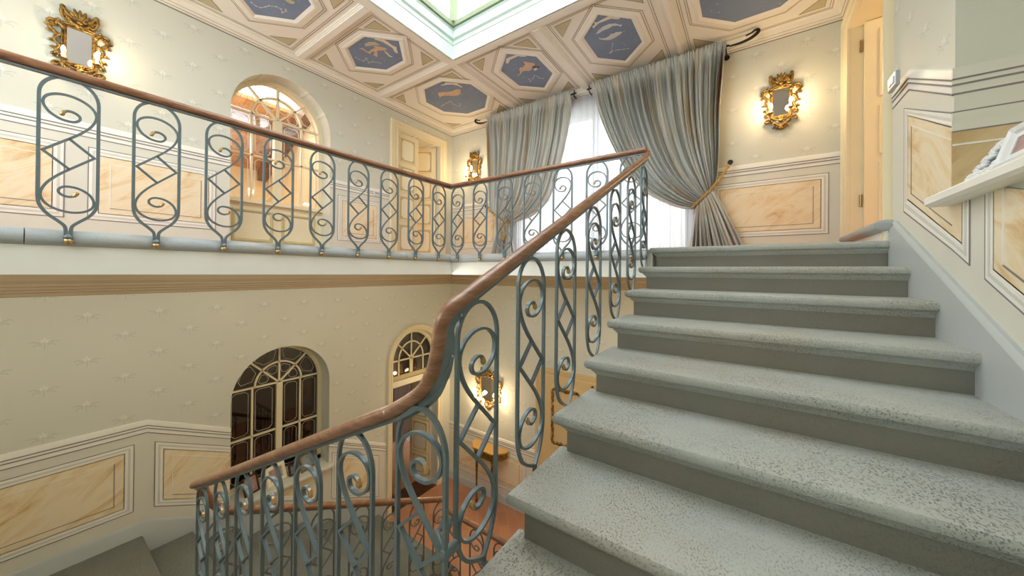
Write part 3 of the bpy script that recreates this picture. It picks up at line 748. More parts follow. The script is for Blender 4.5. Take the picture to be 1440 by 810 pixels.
# dado strip below the niche, plus the niche inside
mb = MB(); d = .004
mb.rings([[WR(s, refR(s), 0), WR(s, min(.34, refR(s) + T_RAIL), 0), WR(s, min(.34, refR(s) + T_RAIL), d), WR(s, refR(s), d)] for s in (.2, 1.0, 1.4, 1.8, 2.2, NI[1])])
under = struct('trim_17', mb, 'dado', angle=None)
def clip_panel(a, b, open_=False):
    """panel frame on the sloping dado, cut off by the shelf above"""
    k = 1.11
    def ring(o, dep):
        tb = T_PBO + o * k; lid = .335
        f = lambda s: (s, min(lid, refR(s) + T_PO - o * k))
        h = b if open_ else b - o
        p = [(h, refR(h) + tb), (a + o, refR(a + o) + tb), f(a + o), f(h)]
        return [WR(s, z, dep) for s, z in p]
    mbx = MB(); mbx.rings([ring(o, dd) for o, dd in ((0, d), (.002, d + .003), (.012, d + .004), (.02, d + .002), (.034, d + .0025), (.044, d + .005), (.052, d + .003), (.053, d))], False, not open_); obj('panel_moulding', mbx, 'mould', under, 30)
    mbx = MB(); mbx.rings([ring(.019, d + .0015), ring(.019, d + .004), ring(.034, d + .0042), ring(.034, d + .0015)], False, not open_); obj('painted_grey_band', mbx, 'band', under, None)
    mbx = MB()
    for o in (-.005, .053): mbx.rings([ring(o, d + .0005), ring(o, d + .003), ring(o + .005, d + .003), ring(o + .005, d + .0005)], False, not open_)
    obj('painted_panel_line', mbx, 'line', under, None)
    mbx = MB(); mbx.rings([ring(.05, d - .002), ring(.05, d + .003)]); mp = obj('marble_panel', mbx, 'marble', under, None)
    mbx = MB(); i = .117; e = .006
    if open_: return
    for s0, s1, mt in ((b - i - e, b - i, 'mould'),):
        mbx.rings([[WR(s, z, dd) for s, z in ((s0, refR(s0) + T_LB), (s1, refR(s1) + T_LB), (s1, .33), (s0, .33))] for dd in (d + .002, d + .006)])
    obj('painted_fillet', mbx, 'mould', mp, None)
    mbx = MB(); mbx.rings([[WR(s, refR(s) + T_LB + t, dd) for s, t in ((a + i, 0), (b - i, 0), (b - i, e), (a + i, e))] for dd in (d + .002, d + .006)]); obj('painted_fillet', mbx, 'line', mp, None)
clip_panel(1.15, 2.10); clip_panel(2.22, NI[1], True)
# niche jamb facing the camera: chair rail, moulding and marble carried round horizontally
WJ = lambda s, z, d=0: (XR + s, NI[1] - d, z)
zr = refR(NI[1])
mb = MB(); mb.rings([[WJ(s, .345, 0), WJ(s, zr + T_RAIL - .01, 0), WJ(s, zr + T_RAIL - .01, .006), WJ(s, .345, .006)] for s in (-.0045, .54)]); jam = struct('trim_18', mb, 'dado', angle=None)
pr = [(0, -.115), (.007, -.114), (.0075, -.075), (.009, -.073), (.009, -.05), (.011, -.048), (.012, -.008), (.010, -.001), (.007, 0), (0, 0)]
mb = MB(); mb.sweep(pr, [-.0105, .54], lambda s, a, b: WJ(s, zr + T_RAIL + b, a)); obj('chair_rail', mb, 'dado', jam, 30)
mb = MB()
for dz, dd in ((-.052, .0105), (-.077, .0095), (-.117, .0075)): mb.sweep([(0, dz - .004), (dd, dz - .004), (dd, dz + .004), (0, dz + .004)], [-.0105, .54], lambda s, a, b: WJ(s, zr + T_RAIL + b, a))
mb.sweep([(0, 0), (.010, 0), (.010, .006), (0, .006)], [-.0105, .54], lambda s, a, b: WJ(s, zr + T_PO + b, a)); mb.sweep([(0, -.006), (.010, -.006), (.010, 0), (0, 0)], [-.0105, .54], lambda s, a, b: WJ(s, zr + T_PI - .028 + b, a))
obj('painted_rail_line', mb, 'line', jam, None)
mb = MB(); mb.sweep([(0, -.082), (.009, -.081), (.010, -.065), (.008, -.055), (.0085, -.03), (.011, -.02), (.010, 0), (0, 0)], [-.0105, .54], lambda s, a, b: WJ(s, zr + T_PO + b, a)); obj('panel_moulding', mb, 'dado', jam, 30)
mb = MB(); mb.sweep([(.0, .345 - zr), (.009, .345 - zr), (.009, T_PI - .034), (0, T_PI - .034)], [-.0105, .54], lambda s, a, b: WJ(s, zr + b, a)); obj('marble_panel', mb, 'marble2', jam, None)
mb = MB(); mb.sweep([(.0, T_LT - .028), (.012, T_LT - .028), (.012, T_LT - .020), (0, T_LT - .020)], [-.0105, .54], lambda s, a, b: WJ(s, zr + b, a)); obj('painted_fillet', mb, 'mould', jam, None)
mb = MB(); mb.box(XR + .50, XR + .55, NI[0] - .05, NI[1] + .05, .3, 2.0); struct('wall_niche', mb, 'paper_l', angle=None)
# niche shelf
def shelf(name, W, a, b, z, dep_in, dep_out, mat='cream'):
    mbx = MB(); p = [(-dep_in, z), (dep_out - .006, z), (dep_out, z - .008), (dep_out, z - .034), (dep_out - .012, z - .045), (-dep_in, z - .045)]
    mbx.rings([[W(s, zz, o) for o, zz in p] for s in (a, b)]); return struct(name, mbx, mat, angle=30)
shelf('trim_19', WR, NI[0], 2.38, .358, .50, .085, 'mould')
shelf('trim_20', WL, LW[0] - .02, 2.40, -2.535, .32, .085, 'dado')
mb = MB(); st2 = [1.33, 1.6, 2.0, 2.38]
# panel strip below the left shelf continues the lower dado
mb.rings([[WL(s, refL(s) - .02, 0), WL(s, min(-2.58, refL(s) + T_RAIL - .02), 0), WL(s, min(-2.58, refL(s) + T_RAIL - .02), .012), WL(s, refL(s) - .02, .012)] for s in [1.322, 1.6, 2.0, 2.376]])
un2 = struct('trim_21', mb, 'dado', angle=None)
mb = MB(); mb.sweep([(0, -.25), (.026, -.25), (.026, .111), (.018, .125), (.015, .131), (0, .131)], [1.322, 2.376], lambda s, a, b: WL(s, refL(s) + b, a)); obj('skirting', mb, 'skirt', un2, 30)
def clip_left(a, b, lid):
    k = 1.11
    def ring(o, dep):
        f = lambda s: (s, min(lid, refL(s) + T_PO - o * k))
        m1 = a + .45 * (b - a)
        p = [(a + o, refL(a + o) + T_PBO + o * k), (b - o, refL(b - o) + T_PBO + o * k), f(b - o), f(m1), f(a + o)]
        return [WL(s, z, dep) for s, z in p]
    mbx = MB(); mbx.rings([ring(o, dd) for o, dd in ((0, .012), (.002, .015), (.012, .016), (.02, .014), (.034, .0145), (.044, .017), (.052, .015), (.053, .012))], False); obj('panel_moulding', mbx, 'mould', un2, 30)
    mbx = MB()
    for o in (-.005, .053): mbx.rings([ring(o, .0125), ring(o, .015), ring(o + .005, .015), ring(o + .005, .0125)], False)
    obj('painted_panel_line', mbx, 'line', un2, None)
    mbx = MB(); mbx.rings([ring(.05, .010), ring(.05, .0152)]); obj('marble_panel', mbx, 'marble', un2, None)
clip_left(1.62, 2.27, -2.59)
# small stone doorstep by the right-hand door
prof = [(.0, .222), (.0, .285), (.03, .290), (.05, .300), (.06, .318), (.055, .338), (.04, .352), (0, .356)]
def stadium(o):
    x0 = XR - .045 - o; ya, yb = 3.150 - o * .2, 4.25 + o
    pts = [(XR - .001, ya), (x0 + .0, ya)]
    for i in range(7):
        a = PI / 2 * i / 6; pts.append((x0 + .05 * (1 - math.cos(a)), yb - .05 + .05 * math.sin(a)))
    return pts + [(XR - .001, yb)]
ds = empty('doorstep', (.70, 3.7, Z1), 'low rounded grey stone doorstep at the foot of the cream door on the right', 'doorstep')
mb = MB(); mb.rings([[(x, y, z) for x, y in stadium(o)] for o, z in [(-.01, .285), (.02, .290), (.035, .300), (.045, .318), (.042, .336), (.025, .350), (-.002, .354)]]); obj('stone_nosing', mb, 'bull', ds, 40)
mb = MB(); mb.rings([[(x, y, z) for x, y in stadium(-.01)] for z in (Z1 - .01, .286)]); obj('plastered_base', mb, 'mould', ds, None)

# ------------------------------------------------------------------ railings
SC_A = [(-.026, .684), (-.020, .697), (-.004, .706), (.016, .703), (.032, .690), (.034, .672), (.022, .657), (0, .651), (-.035, .657), (-.070, .683), (-.087, .722), (-.080, .757), (-.052, .781), (-.012, .790), (.032, .782), (.070, .758), (.090, .722), (.089, .685), (.070, .640), (.036, .595), (0, .558)]
SC_A = catmull(SC_A, 4) + [(-.087, .474), (0, .392)]
ident = lambda a, b, d: (a, d, b)
def panel_meshes(mirror, stair, top, k):
    mx = -1 if mirror else 1
    T = lambda b: top - (.79 - b) * k
    A = [(mx * a, T(b)) for a, b in SC_A]; B = [(-mx * a, T(.948 - b)) for a, b in SC_A]
    W, D = (.0115, .0125) if stair else (.0138, .0145)
    w, d = (.0092, .0145) if stair else (.0108, .0125)
    mb = MB()
    arc = [(-.1, .77)] + [(-.1 * math.cos(PI * i / 18), .77 + .115 * math.sin(PI * i / 18)) for i in range(1, 18)] + [(.1, .77)]
    if not stair:
        lo = catmull([(-.1, .235), (-.095, .19), (-.072, .145), (-.035, .108), (-.013, .082), (-.0085, .055)], 4) + [(-.0085, .012)]
        path = lo[::-1] + arc + [(-a, b) for a, b in lo]
        mb.bar2(path, W, D, ident)
        mb.lathe([(.010, .010), (.017, .014), (.019, .024), (.012, .036), (.008, .04)], (0, 0, 0), 12)
    else:
        l = catmull([(-.1, .21), (-.094, .145), (-.066, .08), (-.02, .043), (.036, .018)], 4)
        r = catmull([(.1, .25), (.101, .19), (.09, .125), (.066, .065), (.036, .018)], 4)
        mb.bar2(l[::-1] + arc + r, W, D, ident)
        mb.bar2([(.036, .022), (.036, -.008)], .014, .014, ident); mb.box(.029, .043, -.066, .006, -.008, .006)
    mb.bar2(A, w, d, ident); mb.bar2(B, w, d, ident)
    e1, e2 = (mx * .087, T(.474)), (-mx * .087, T(.474))
    mb.bar2([(0, T(.556)), e1], w, d * .9, ident); mb.bar2([e2, (0, T(.392))], w, d * .9, ident)
    return mb, A, B
def make_proto(mirror, stair, parent, top, k):
    mb, A, B = panel_meshes(mirror, stair, top, k)
    p = obj('baluster', mb, 'iron', parent, 40, local=True)
    for P in (A, B):
        m2 = MB(); pts = [(a, 0, b) for a, b in P[:7]]
        m2.tube(pts, [.0085, .0100, .0098, .009, .0085, .008, .0075], 8); m2.ell((P[0][0], 0, P[0][1]), (.0105, .0105, .0105))
        obj('brass_scroll_tip', m2, 'brass', p, 60, local=True)
    if not stair:
        m2 = MB(); m2.lathe([(.002, -.020), (.011, -.018), (.0175, -.008), (.019, .002), (.016, .011), (.009, .014)], (0, 0, 0), 14); obj('brass_ball', m2, 'brass', p, 60, local=True)
    return p
def run_balusters(root, mirror, stair, spots, rz, top=.79, k=1.0):
    o0 = ORG[root.name]; p = make_proto(mirror, stair, root, top, k); ch = list(p.children)
    for i, (x, y, z) in enumerate(spots):
        if i == 0: q = p
        else:
            q = p.copy(); C.objects.link(q); q.parent = root
            for c in ch:
                d = c.copy(); C.objects.link(d); d.parent = q
        q.location = Vector((x, y, z)) - o0; q.rotation_euler = (0, 0, rz)
def railpath(mb, path, rw=.032, rh=.025, n=12): mb.tube(path, rw, n, True, ry=rh)
def wreath_r(p):
    k = max(0, min(1, (-.10 - p[2]) / .06)) * max(0, min(1, (p[2] + .44) / .06)); return k

# gallery railing: left run, corner, back run to the head of the stair
ZT = 1.052
gr = empty('gallery_railing', (XG, YG, .13), 'upper gallery railing with straight level handrail along the far edges of the stairwell', 'railing')
mb = MB(); railpath(mb, [(XG, YF, ZT), (XG, YG - .04, ZT), (XG + .012, YG - .010, ZT), (XG + .05, YG, ZT), (XS - .02, YG, ZT)])
obj('handrail', mb, 'rail', gr, 60)
mb = MB(); mb.tube([(XG, YF, ZT - .032), (XG, YG, ZT - .032), (XS - .03, YG, ZT - .032)], .020, 4, True, ry=.006); obj('rail_strip', mb, 'iron', gr, 30)
YLB = [-.521, -.18, .1575, .494, .828, 1.166, 1.502, 1.834, 2.17, 2.51, 2.852]
run_balusters(gr, False, False, [(XG, y, .145) for y in YLB], PI / 2)
mb = MB()
grb = [(x, YG, .145) for x in (-2.935, -2.581, -2.229, -1.876, -1.527, -1.177, -.86)]
run_balusters(gr, False, False, grb, 0)
# stair railing: head of the stair down the open side, the wreath, then the middle flight
sr = empty('stair_railing', (-.745, .70, BC), 'stair railing in front with worn wooden handrail that drops in a steep S-curve', 'railing')
XC = -.742
zr_ = lambda y: -.071 + .4755 * (y - .828)
up = [(XC + .003, 3.075, 1.035), (XC, 3.04, .998)] + [(XC, y, zr_(y)) for y in (2.98, 2.4, 1.8, 1.2, .90)]
wre = [(XC, .85, -.060), (XC, .80, -.084), (XC - .001, .760, -.104), (XC - .002, .730, -.124), (XC - .002, .711, -.152), (XC - .002, .703, -.19), (XC - .004, .695, -.24), (-.752, .684, -.29), (-.768, .666, -.338), (-.82, .657, -.38), (-.893, .655, -.425)]
dn = [(x, .655, -.425 - .4735 * (-.893 - x)) for x in (-1.0, -1.5, -2.0, -2.5)] + [(-2.84, .655, -1.34), (-2.872, .655, -1.357)]
path = catmull(up[:3], 3)[:-1] + up[2:] + catmull(wre, 4) + dn
mb = MB(); railpath(mb, path, [.029 - .008 * wreath_r(p) for p in path], [.023 - .002 * wreath_r(p) for p in path], 14); hr = obj('handrail', mb, 'rail', sr, 60)
mb = MB()
web = catmull(wre, 4); dep = []
P = [Vector(p) for p in web]; off = []
for i, p in enumerate(P):
    t = (P[min(i + 1, len(P) - 1)] - P[max(0, i - 1)]).normalized(); sd = t.cross(Vector((0, 0, 1)))
    if sd.length < .05: sd = Vector((1, 0, 0))
    nrm = sd.normalized().cross(t)
    k = math.sin(PI * i / (len(P) - 1))
    off.append(tuple(p - nrm * (.026 + .012 * k)))
mb.tube([(p[0], p[1], p[2] - .028) for p in up[1:]] + off + [(p[0], p[1], p[2] - .028) for p in dn[:-1]], .015, 4, True, ry=.008)
obj('rail_strip', mb, 'iron', sr, 30)
def fin(a, b, k): return tuple(a[i] + (b[i] - a[i]) * k for i in range(3))
mb = MB(); ring = []
for w_, o_ in zip(web, off):
    far = fin(w_, o_, 1.25); nx = .012
    ring.append([(w_[0] - nx, w_[1], w_[2]), (w_[0] + nx, w_[1], w_[2]), (far[0] + nx, far[1], far[2]), (far[0] - nx, far[1], far[2])])
mb.rings(ring); obj('curved_web_plate', mb, 'iron', sr, 30)
for i in (8, 24):
    o_ = off[i]; mb = MB(); mb.ell((o_[0] + .016, o_[1], o_[2]), (.003, .005, .005), 8, 5); obj('screw_head', mb, 'chrome', sr, 60)
mb = MB(); mb.lathe([(.004, 0), (.007, .003), (.004, .005)], (-.90, .628, -.425), 10, 'y'); obj('screw_head', mb, 'chrome', sr, 60)
run_balusters(sr, True, True, [(XC, y, -.098 + .468 * (y - .876) - .885) for y in (.876, 1.211, 1.53, 1.889, 2.262, 2.63, 2.99)], PI / 2, .795, 1.075)
run_balusters(sr, True, True, [(-.764 - .3265 * i, .655, -.386 - .1552 * i - .885) for i in range(7)], 0, .815, .94)
mb = MB(); mb.bevbox(-.672, -.655, .645, .70, -.765, -.735, .004); mb.ell((XC, .735, -.75), (.02, .02, .02)); mb.tube([(XC, .76, -.75), (XC, .70, -.75), (-.665, .655, -.75)], .008, 6); obj('joining_collar', mb, 'iron', sr, 60)
# lower stair railing along the left-hand flight, in the background
lr = empty('lower_stair_railing', (-3.03, 1.9, FL), 'low railing behind the front one, descending beside the left wall flight', 'railing')
lp = [(-2.86, .675, -1.368), (-2.90, .694, -1.40), (-2.935, .712, -1.455), (-2.965, .738, -1.518), (-3.0, .776, -1.592), (-3.022, .834, -1.67), (-3.03, .92, -1.726)]
mb = MB(); railpath(mb, catmull(lp, 4) + [(-3.03, y, -1.726 - .4945 * (y - .92)) for y in (1.5, 2.1, 2.7, 2.99)], .030, .027, 10); obj('handrail', mb, 'rail', lr, 60)
mb = MB(); mb.tube([(-3.03, .92, -1.757), (-3.03, 2.98, -2.776)], .018, 4, True, ry=.006); obj('rail_strip', mb, 'iron', lr, 30)
run_balusters(lr, False, True, [(-3.03, 1.187 + .342 * i, -1.726 - .4945 * (.267 + .342 * i) - .036 - .885) for i in range(-1, 6)], PI / 2)
lg = empty('lower_gallery_railing', (-1.9, YG, FL - .08), 'level railing at the bottom of the stairwell in front of terracotta floor', 'railing')
mb = MB(); railpath(mb, [(-3.03, YG, -2.93), (XS, YG, -2.93)], .030, .027, 10); obj('handrail', mb, 'rail', lg, 60)
mb = MB(); mb.tube([(-3.02, YG, -2.96), (XS, YG, -2.96)], .018, 4, True, ry=.006); obj('rail_strip', mb, 'iron', lg, 30)
run_balusters(lg, False, False, [(-2.935 + .352 * i, YG, -2.97 - .885) for i in range(7)], 0)

# ------------------------------------------------------------------ arched windows in the left wall
def arched_window(name, q, op, c, verts, mull, hb, trs, zb, rin, bw, gmat, sill):
    a, b, _, zt, _ = op; r = (b - a) / 2; cy = (a + b) / 2; sp = zt - r
    mp = lambda s, z, d: WL(s, z, -q + d)
    mb = MB(); n = 26; R0 = r - .012
    ar = [(cy - R0 * math.cos(PI * i / n), sp + R0 * math.sin(PI * i / n)) for i in range(n + 1)]
    mb.bar2([(cy - R0, zb)] + ar + [(cy + R0, zb)], .07, .06, mp)
    mb.bar2([(a, zb + .02), (b, zb + .02)], .06, .06, mp)
    root = struct(name, mb, 'cream', angle=30)
    # central post up to the transom
    mb = MB(); mb.bar2([(c, zb), (c, trs)], mull, .07, mp); obj('centre_post', mb, 'cream', root, 30)
    def bar(p, w=.020):
        m2 = MB(); m2.bar2(p, w, .04, mp); obj('glazing_bar', m2, 'cream', root, 30)
    hw = lambda z: math.sqrt(max(0, R0 * R0 - max(0, z - sp) ** 2))
    for z in hb: bar([(cy - hw(z), z), (cy + hw(z), z)])
    bar([(cy - hw(trs), trs), (cy + hw(trs), trs)])
    for v in verts: bar([(v, zb), (v, trs)])
    bar([(c - rin * math.cos(PI * i / 18), trs + rin * math.sin(PI * i / 18)) for i in range(19)])
    bar([(c, trs), (c, sp + hw(0) if False else sp + math.sqrt(R0 ** 2 - (c - cy) ** 2))])
    for ang in (.78, 2.36):
        L = .1
        while (c + L * math.cos(ang) - cy) ** 2 + max(0, trs + L * math.sin(ang) - sp) ** 2 < R0 ** 2 and L < 1: L += .005
        bar([(c, trs), (c + L * math.cos(ang), trs + L * math.sin(ang))])
    mb = MB(); m = len(ar)
    lp = [(cy - R0, zb)] + ar + [(cy + R0, zb)]
    mb.rings([[mp(s, z, d) for s, z in lp] for d in (-.003, .003)]); obj('glass', mb, gmat, root, None)
    mb = MB()
    def etch(y0, y1, z0, z1, ch=.03, o=.035):
        y0 += o; y1 -= o; z0 += o; z1 -= o
        if y1 - y0 < .06: return
        mb.bar2([(y0 + ch, z0), (y1 - ch, z0), (y1, z0 + ch), (y1, z1 - ch), (y1 - ch, z1), (y0 + ch, z1), (y0, z1 - ch), (y0, z0 + ch)], .0042, .0085, mp, True)
    ys = [a + .04, verts[0], c - mull / 2, c + mull / 2, verts[1], b - .04]; zs = [zb + .05] + sorted(hb) + [trs]
    for i in (0, 1, 3, 4):
        for j in range(len(zs) - 1): etch(ys[i], ys[i + 1], zs[j], zs[j + 1])
    for a0, a1 in ((.12, .70), (.86, 1.48), (1.66, 2.28), (2.44, 3.02)):
        for r0, r1 in ((.12 if False else .10, rin - .035), (rin + .035, R0 - (trs - sp) * .6 - .06)):
            if r1 - r0 < .05: continue
            if r0 < .15: r0 = .13
            pts = [(c + rr * math.cos(t), trs + rr * math.sin(t)) for rr, t in ((r0, a0 + .12), (r1 - .03, a0), (r1, a0 + .1), (r1, (a0 + a1) / 2), (r1, a1 - .1), (r1 - .03, a1), (r0, a1 - .12))]
            mb.bar2(pts, .0042, .0085, mp, True)
    obj('etched_line', mb, 'etchw' if gmat == 'glass' else 'etch', root, None)
    return root, mp
wu, mpu = arched_window('window_2', .24, UW, 1.822, (1.557, 2.095), .082, [1.345], 1.83, .77, .268, .03, 'glass', True)
# joinery panel under the upper window
mb = MB(); mb.prism([(UW[0], .18), (UW[1], .18), (UW[1], .775), (UW[0], .775)], lambda a, b, d: WL(a, b, -.24 + d), -.03, .02); ap = obj('apron', mb, 'cream', wu, None)
mb = MB(); mb.prism([(UW[0], .775), (UW[1], .775), (UW[1], .815), (UW[0], .815)], lambda a, b, d: WL(a, b, -.24 + d), -.04, .075); obj('window_sill', mb, 'cream', wu, 30)
for a, b in ((UW[0] + .08, 1.78), (1.87, UW[1] - .08)):
    mb = MB(); rs = []
    for o, dd in ((0, .02), (.004, .034), (.02, .036), (.03, .024), (.034, .02)):
        rs.append([WL(s, z, -.24 + dd) for s, z in ((a + o, .33 + o), (b - o, .33 + o), (b - o, .70 - o), (a + o, .70 - o))])
    mb.rings(rs, False); obj('apron_moulding', mb, 'ochre', ap, 30)
wl, mpl = arched_window('window_3', .24, LW, 1.868, (1.589, 2.111), .065, [-1.953], -1.385, -2.53, .255, .03, 'darkglass', True)

# ------------------------------------------------------------------ doors
def casing(name, W, a, b, zb, zt, w, arch=None, mat='cream', proud=.035):
    """moulded architrave round an opening a..b, zb..zt"""
    prof = [(0, 0), (0, .022), (.018, .026), (.03, .018), (.05, .018), (.06, .028), (w - .03, .030), (w - .022, proud), (w - .006, proud), (w, .026), (w, 0)]
    mbx = MB(); rs = []
    for o, d in prof:
        if arch is None: path = [(a - o, zb), (a - o, zt + o), (b + o, zt + o), (b + o, zb)]
        else:
            r = (b - a) / 2 + o; cy = (a + b) / 2; sp = arch
            path = [(a - o, zb)] + [(cy - r * math.cos(PI * i / 20), sp + r * math.sin(PI * i / 20)) for i in range(21)] + [(b + o, zb)]
        rs.append([W(s, z, d) for s, z in path])
    n = len(rs[0]); m = len(rs)
    mbx.add([p for r_ in rs for p in r_], [(k * n + i, k * n + i + 1, ((k + 1) % m) * n + i + 1, ((k + 1) % m) * n + i) for k in range(m) for i in range(n - 1)] + [tuple(k * n for k in range(m)), tuple(k * n + n - 1 for k in range(m))][0:2])
    return struct(name, mbx, mat, angle=30)
def leaf(root, org, ux, w, h, th, zs, frame=.085):
    """panelled door leaf: org hinge corner, ux unit vector along the width, panels between zs"""
    ux = Vector((ux[0], ux[1], 0)).normalized(); uy = Vector((-ux.y, ux.x, 0)); o = Vector(org)
    P = lambda a, z, d: tuple(o + ux * a + uy * d + Vector((0, 0, z)))
    mbx = MB(); mbx.rings([[P(0, z, -th / 2), P(w, z, -th / 2), P(w, z, th / 2), P(0, z, th / 2)] for z in (0, h)]); lf = obj('door_leaf', mbx, 'cream', root, None)
    for (z0, z1) in zs:
        mp_ = MB(); mc = MB(); mr = MB()
        for sg in (-1, 1):
            d = sg * th / 2
            mp_.rings([[P(a, z, dd) for a, z in ((frame, z0), (w - frame, z0), (w - frame, z1), (frame, z1))] for dd in (d - sg * .002, d + sg * .003)])
            f = frame + .035; ch = min(.035, (z1 - z0) * .2)
            A = [(f + ch, z0 + .035), (w - f - ch, z0 + .035), (w - f, z0 + .035 + ch), (w - f, z1 - .035 - ch), (w - f - ch, z1 - .035), (f + ch, z1 - .035), (f, z1 - .035 - ch), (f, z0 + .035 + ch)]
            mc.rings([[P(a, z, dd) for a, z in A] for dd in (d + sg * .002, d + sg * .007)])
            rr = []
            for o_, dd in ((-.012, 0), (-.008, .010), (.004, .010), (.010, .003)):
                rr.append([P(a, z, d + sg * dd) for a, z in ((frame + o_, z0 + o_), (w - frame - o_, z0 + o_), (w - frame - o_, z1 - o_), (frame + o_, z1 - o_))])
            mr.rings(rr, False)
        obj('door_panel', mp_, 'ochre', lf, None); obj('door_panel_field', mc, 'creamw', lf, None); obj('door_moulding', mr, 'cream', lf, 30)
    return lf, P
d1 = casing('door_1', WL, UD[0], UD[1], .17, UD[3], .14)
PZ = [(.10, .52), (.60, .98), (1.06, 1.46), (1.54, 1.92)]
leaf(d1, (XL - .06, UD[0] + .005, .225), (0, 1), .435, 1.985, .04, PZ, .07)
lf, P = leaf(d1, (XL - .09, UD[1] - .005, .225), (-.80, -.60), .435, 1.985, .04, PZ, .07)
mb = MB(); mb.lathe([(.006, 0), (.008, .02), (.018, .03), (.022, .045), (.014, .058), (.002, .062)], (XL - .04, UD[0] + .40, 1.22), 12, 'x'); obj('door_knob', mb, 'brass', d1, 60)
# lower arched door with fanlight
d2 = casing('door_2', WL, LD[0], LD[1], FL, LD[3], .085, LD[3] - (LD[1] - LD[0]) / 2)
q = .126; mpd = lambda s, z, d: WL(s, z, -q + d)
Rd = (LD[1] - LD[0]) / 2; cyd = (LD[0] + LD[1]) / 2; spd = LD[3] - Rd; cd = 3.795; td = -1.45
ar = [(cyd - (Rd - .02) * math.cos(PI * i / 24), spd + (Rd - .02) * math.sin(PI * i / 24)) for i in range(25)]
mb = MB(); mb.bar2([(LD[0] + .02, -1.72)] + ar + [(LD[1] - .02, -1.72)], .08, .06, mpd); obj('fanlight_frame', mb, 'cream', d2, 30)
def fb(p, w=.022, mat='cream'):
    m2 = MB(); m2.bar2(p, w, .04, mpd); obj('glazing_bar', m2, mat, d2, 30)
fb([(cd, -1.70), (cd, td)], .06); fb([(cd, td), (cd, -1.0)])
for v in (-.25, .25): fb([(cd + v, -1.7), (cd + v, td)])
fb([(LD[0] + .03, td), (LD[1] - .03, td)]); fb([(cd - .25 * math.cos(PI * i / 16), td + .28 * math.sin(PI * i / 16)) for i in range(17)])
for sg in (-1, 1): fb([(cd, td), (cd + sg * .31, td + .31)])
mb = MB(); mb.rings([[mpd(s, z, d) for s, z in [(LD[0] + .02, -1.72)] + ar + [(LD[1] - .02, -1.72)]] for d in (-.003, .003)]); obj('glass', mb, 'darkglass', d2, None)
mb = MB(); mb.prism([(LD[0], -1.86), (LD[1], -1.86), (LD[1], -1.765), (LD[0], -1.765)], lambda a, b, d: mpd(a, b, d), -.04, .05); obj('transom_beam', mb, 'creamw', d2, None)
mb = MB(); mb.prism([(LD[0], -1.765), (LD[1], -1.765), (LD[1], -1.69), (LD[0], -1.69)], lambda a, b, d: mpd(a, b, d), -.03, .02); obj('transom_rail', mb, 'ochre', d2, None)
PL = [(.12, .45), (.53, 1.05), (1.13, 1.50), (1.56, 1.86)]
leaf(d2, (XL - .15, LD[1] - .01, FL + .005), (-.93, -.14), .47, 1.92, .04, PL, .07)
# right door, opened into the warm room
d3 = casing('door_3', WR, RD[0], RD[1], Z1, RD[3], .13, proud=.045)
mb = MB(); mb.box(XR + .002, XR + .56, RD[1] - .006, RD[1] - .001, Z1, RD[3]); mb.box(XR + .002, XR + .56, RD[0] + .001, RD[0] + .006, Z1, RD[3]); mb.box(XR + .002, XR + .56, RD[0] + .002, RD[1] - .002, RD[3] - .006, RD[3] - .001); obj('reveal_lining', mb, 'cream', d3, None)
lf3, P3 = leaf(d3, (XR + .085, 4.325, .36), (1, -.04), .92, 1.90, .045, [(.12, .62), (.72, 1.12), (1.22, 1.80)], .10)
mb = MB()
for z in (.62, 2.02):
    mb.box(XR + .060, XR + .078, 4.345, 4.352, z, z + .11); mb.lathe([(.006, 0), (.006, .11)], (XR + .070, 4.342, z), 10)
obj('hinge', mb, 'brass', d3, 40)
# gilded double door in the lower back wall
d4 = casing('door_4', WB, -2.60, -1.0, FL, -1.56, .12, mat='warmjoin')
for (a, b) in ((-2.60, -1.81), (-1.79, -1.0)):
    mb = MB(); mb.box(a, b, YB - .025, YB - .003, FL + .005, -1.56); lf4 = obj('door_leaf', mb, 'warmjoin', d4, None)
    m2 = MB(); m3 = MB()
    for (z0, z1) in ((-2.58, -1.66), (FL + .12, -2.72)):
        rs = []
        x0, x1 = a + .12, b - .12; ch = .06
        for o, dd in ((0, .0), (.006, .018), (.03, .020), (.04, .008)):
            rs.append([(x, YB - .025 - dd, z) for x, z in ((x0 + o + ch, z0 + o), (x1 - o - ch, z0 + o), (x1 - o, z0 + o + ch), (x1 - o, z1 - o - ch), (x1 - o - ch, z1 - o), (x0 + o + ch, z1 - o), (x0 + o, z1 - o - ch), (x0 + o, z0 + o + ch))])
        m2.rings(rs, False)
        rnd = random.Random(3); N = 92; per = []
        px0, px1, pz0, pz1 = x0 + .065, x1 - .065, z0 + .065, z1 - .065
        for i in range(N):
            t = i / N * 4; k = int(t); f = t - k
            c = [(px0 + (px1 - px0) * f, pz0), (px1, pz0 + (pz1 - pz0) * f), (px1 - (px1 - px0) * f, pz1), (px0, pz1 - (pz1 - pz0) * f)][k]
            m3.ell((c[0] + rnd.uniform(-.008, .008), YB - .033, c[1] + rnd.uniform(-.008, .008)), (rnd.uniform(.012, .026), .014, rnd.uniform(.012, .03)), 7, 5)
    obj('panel_moulding', m2, 'warmjoin', lf4, 30); obj('gilded_carving', m3, 'gilt', lf4, 60)
mb = MB(); mb.box(-1.815, -1.785, YB - .045, YB - .02, FL + .01, -1.57); obj('meeting_strip', mb, 'gilt', d4, None)

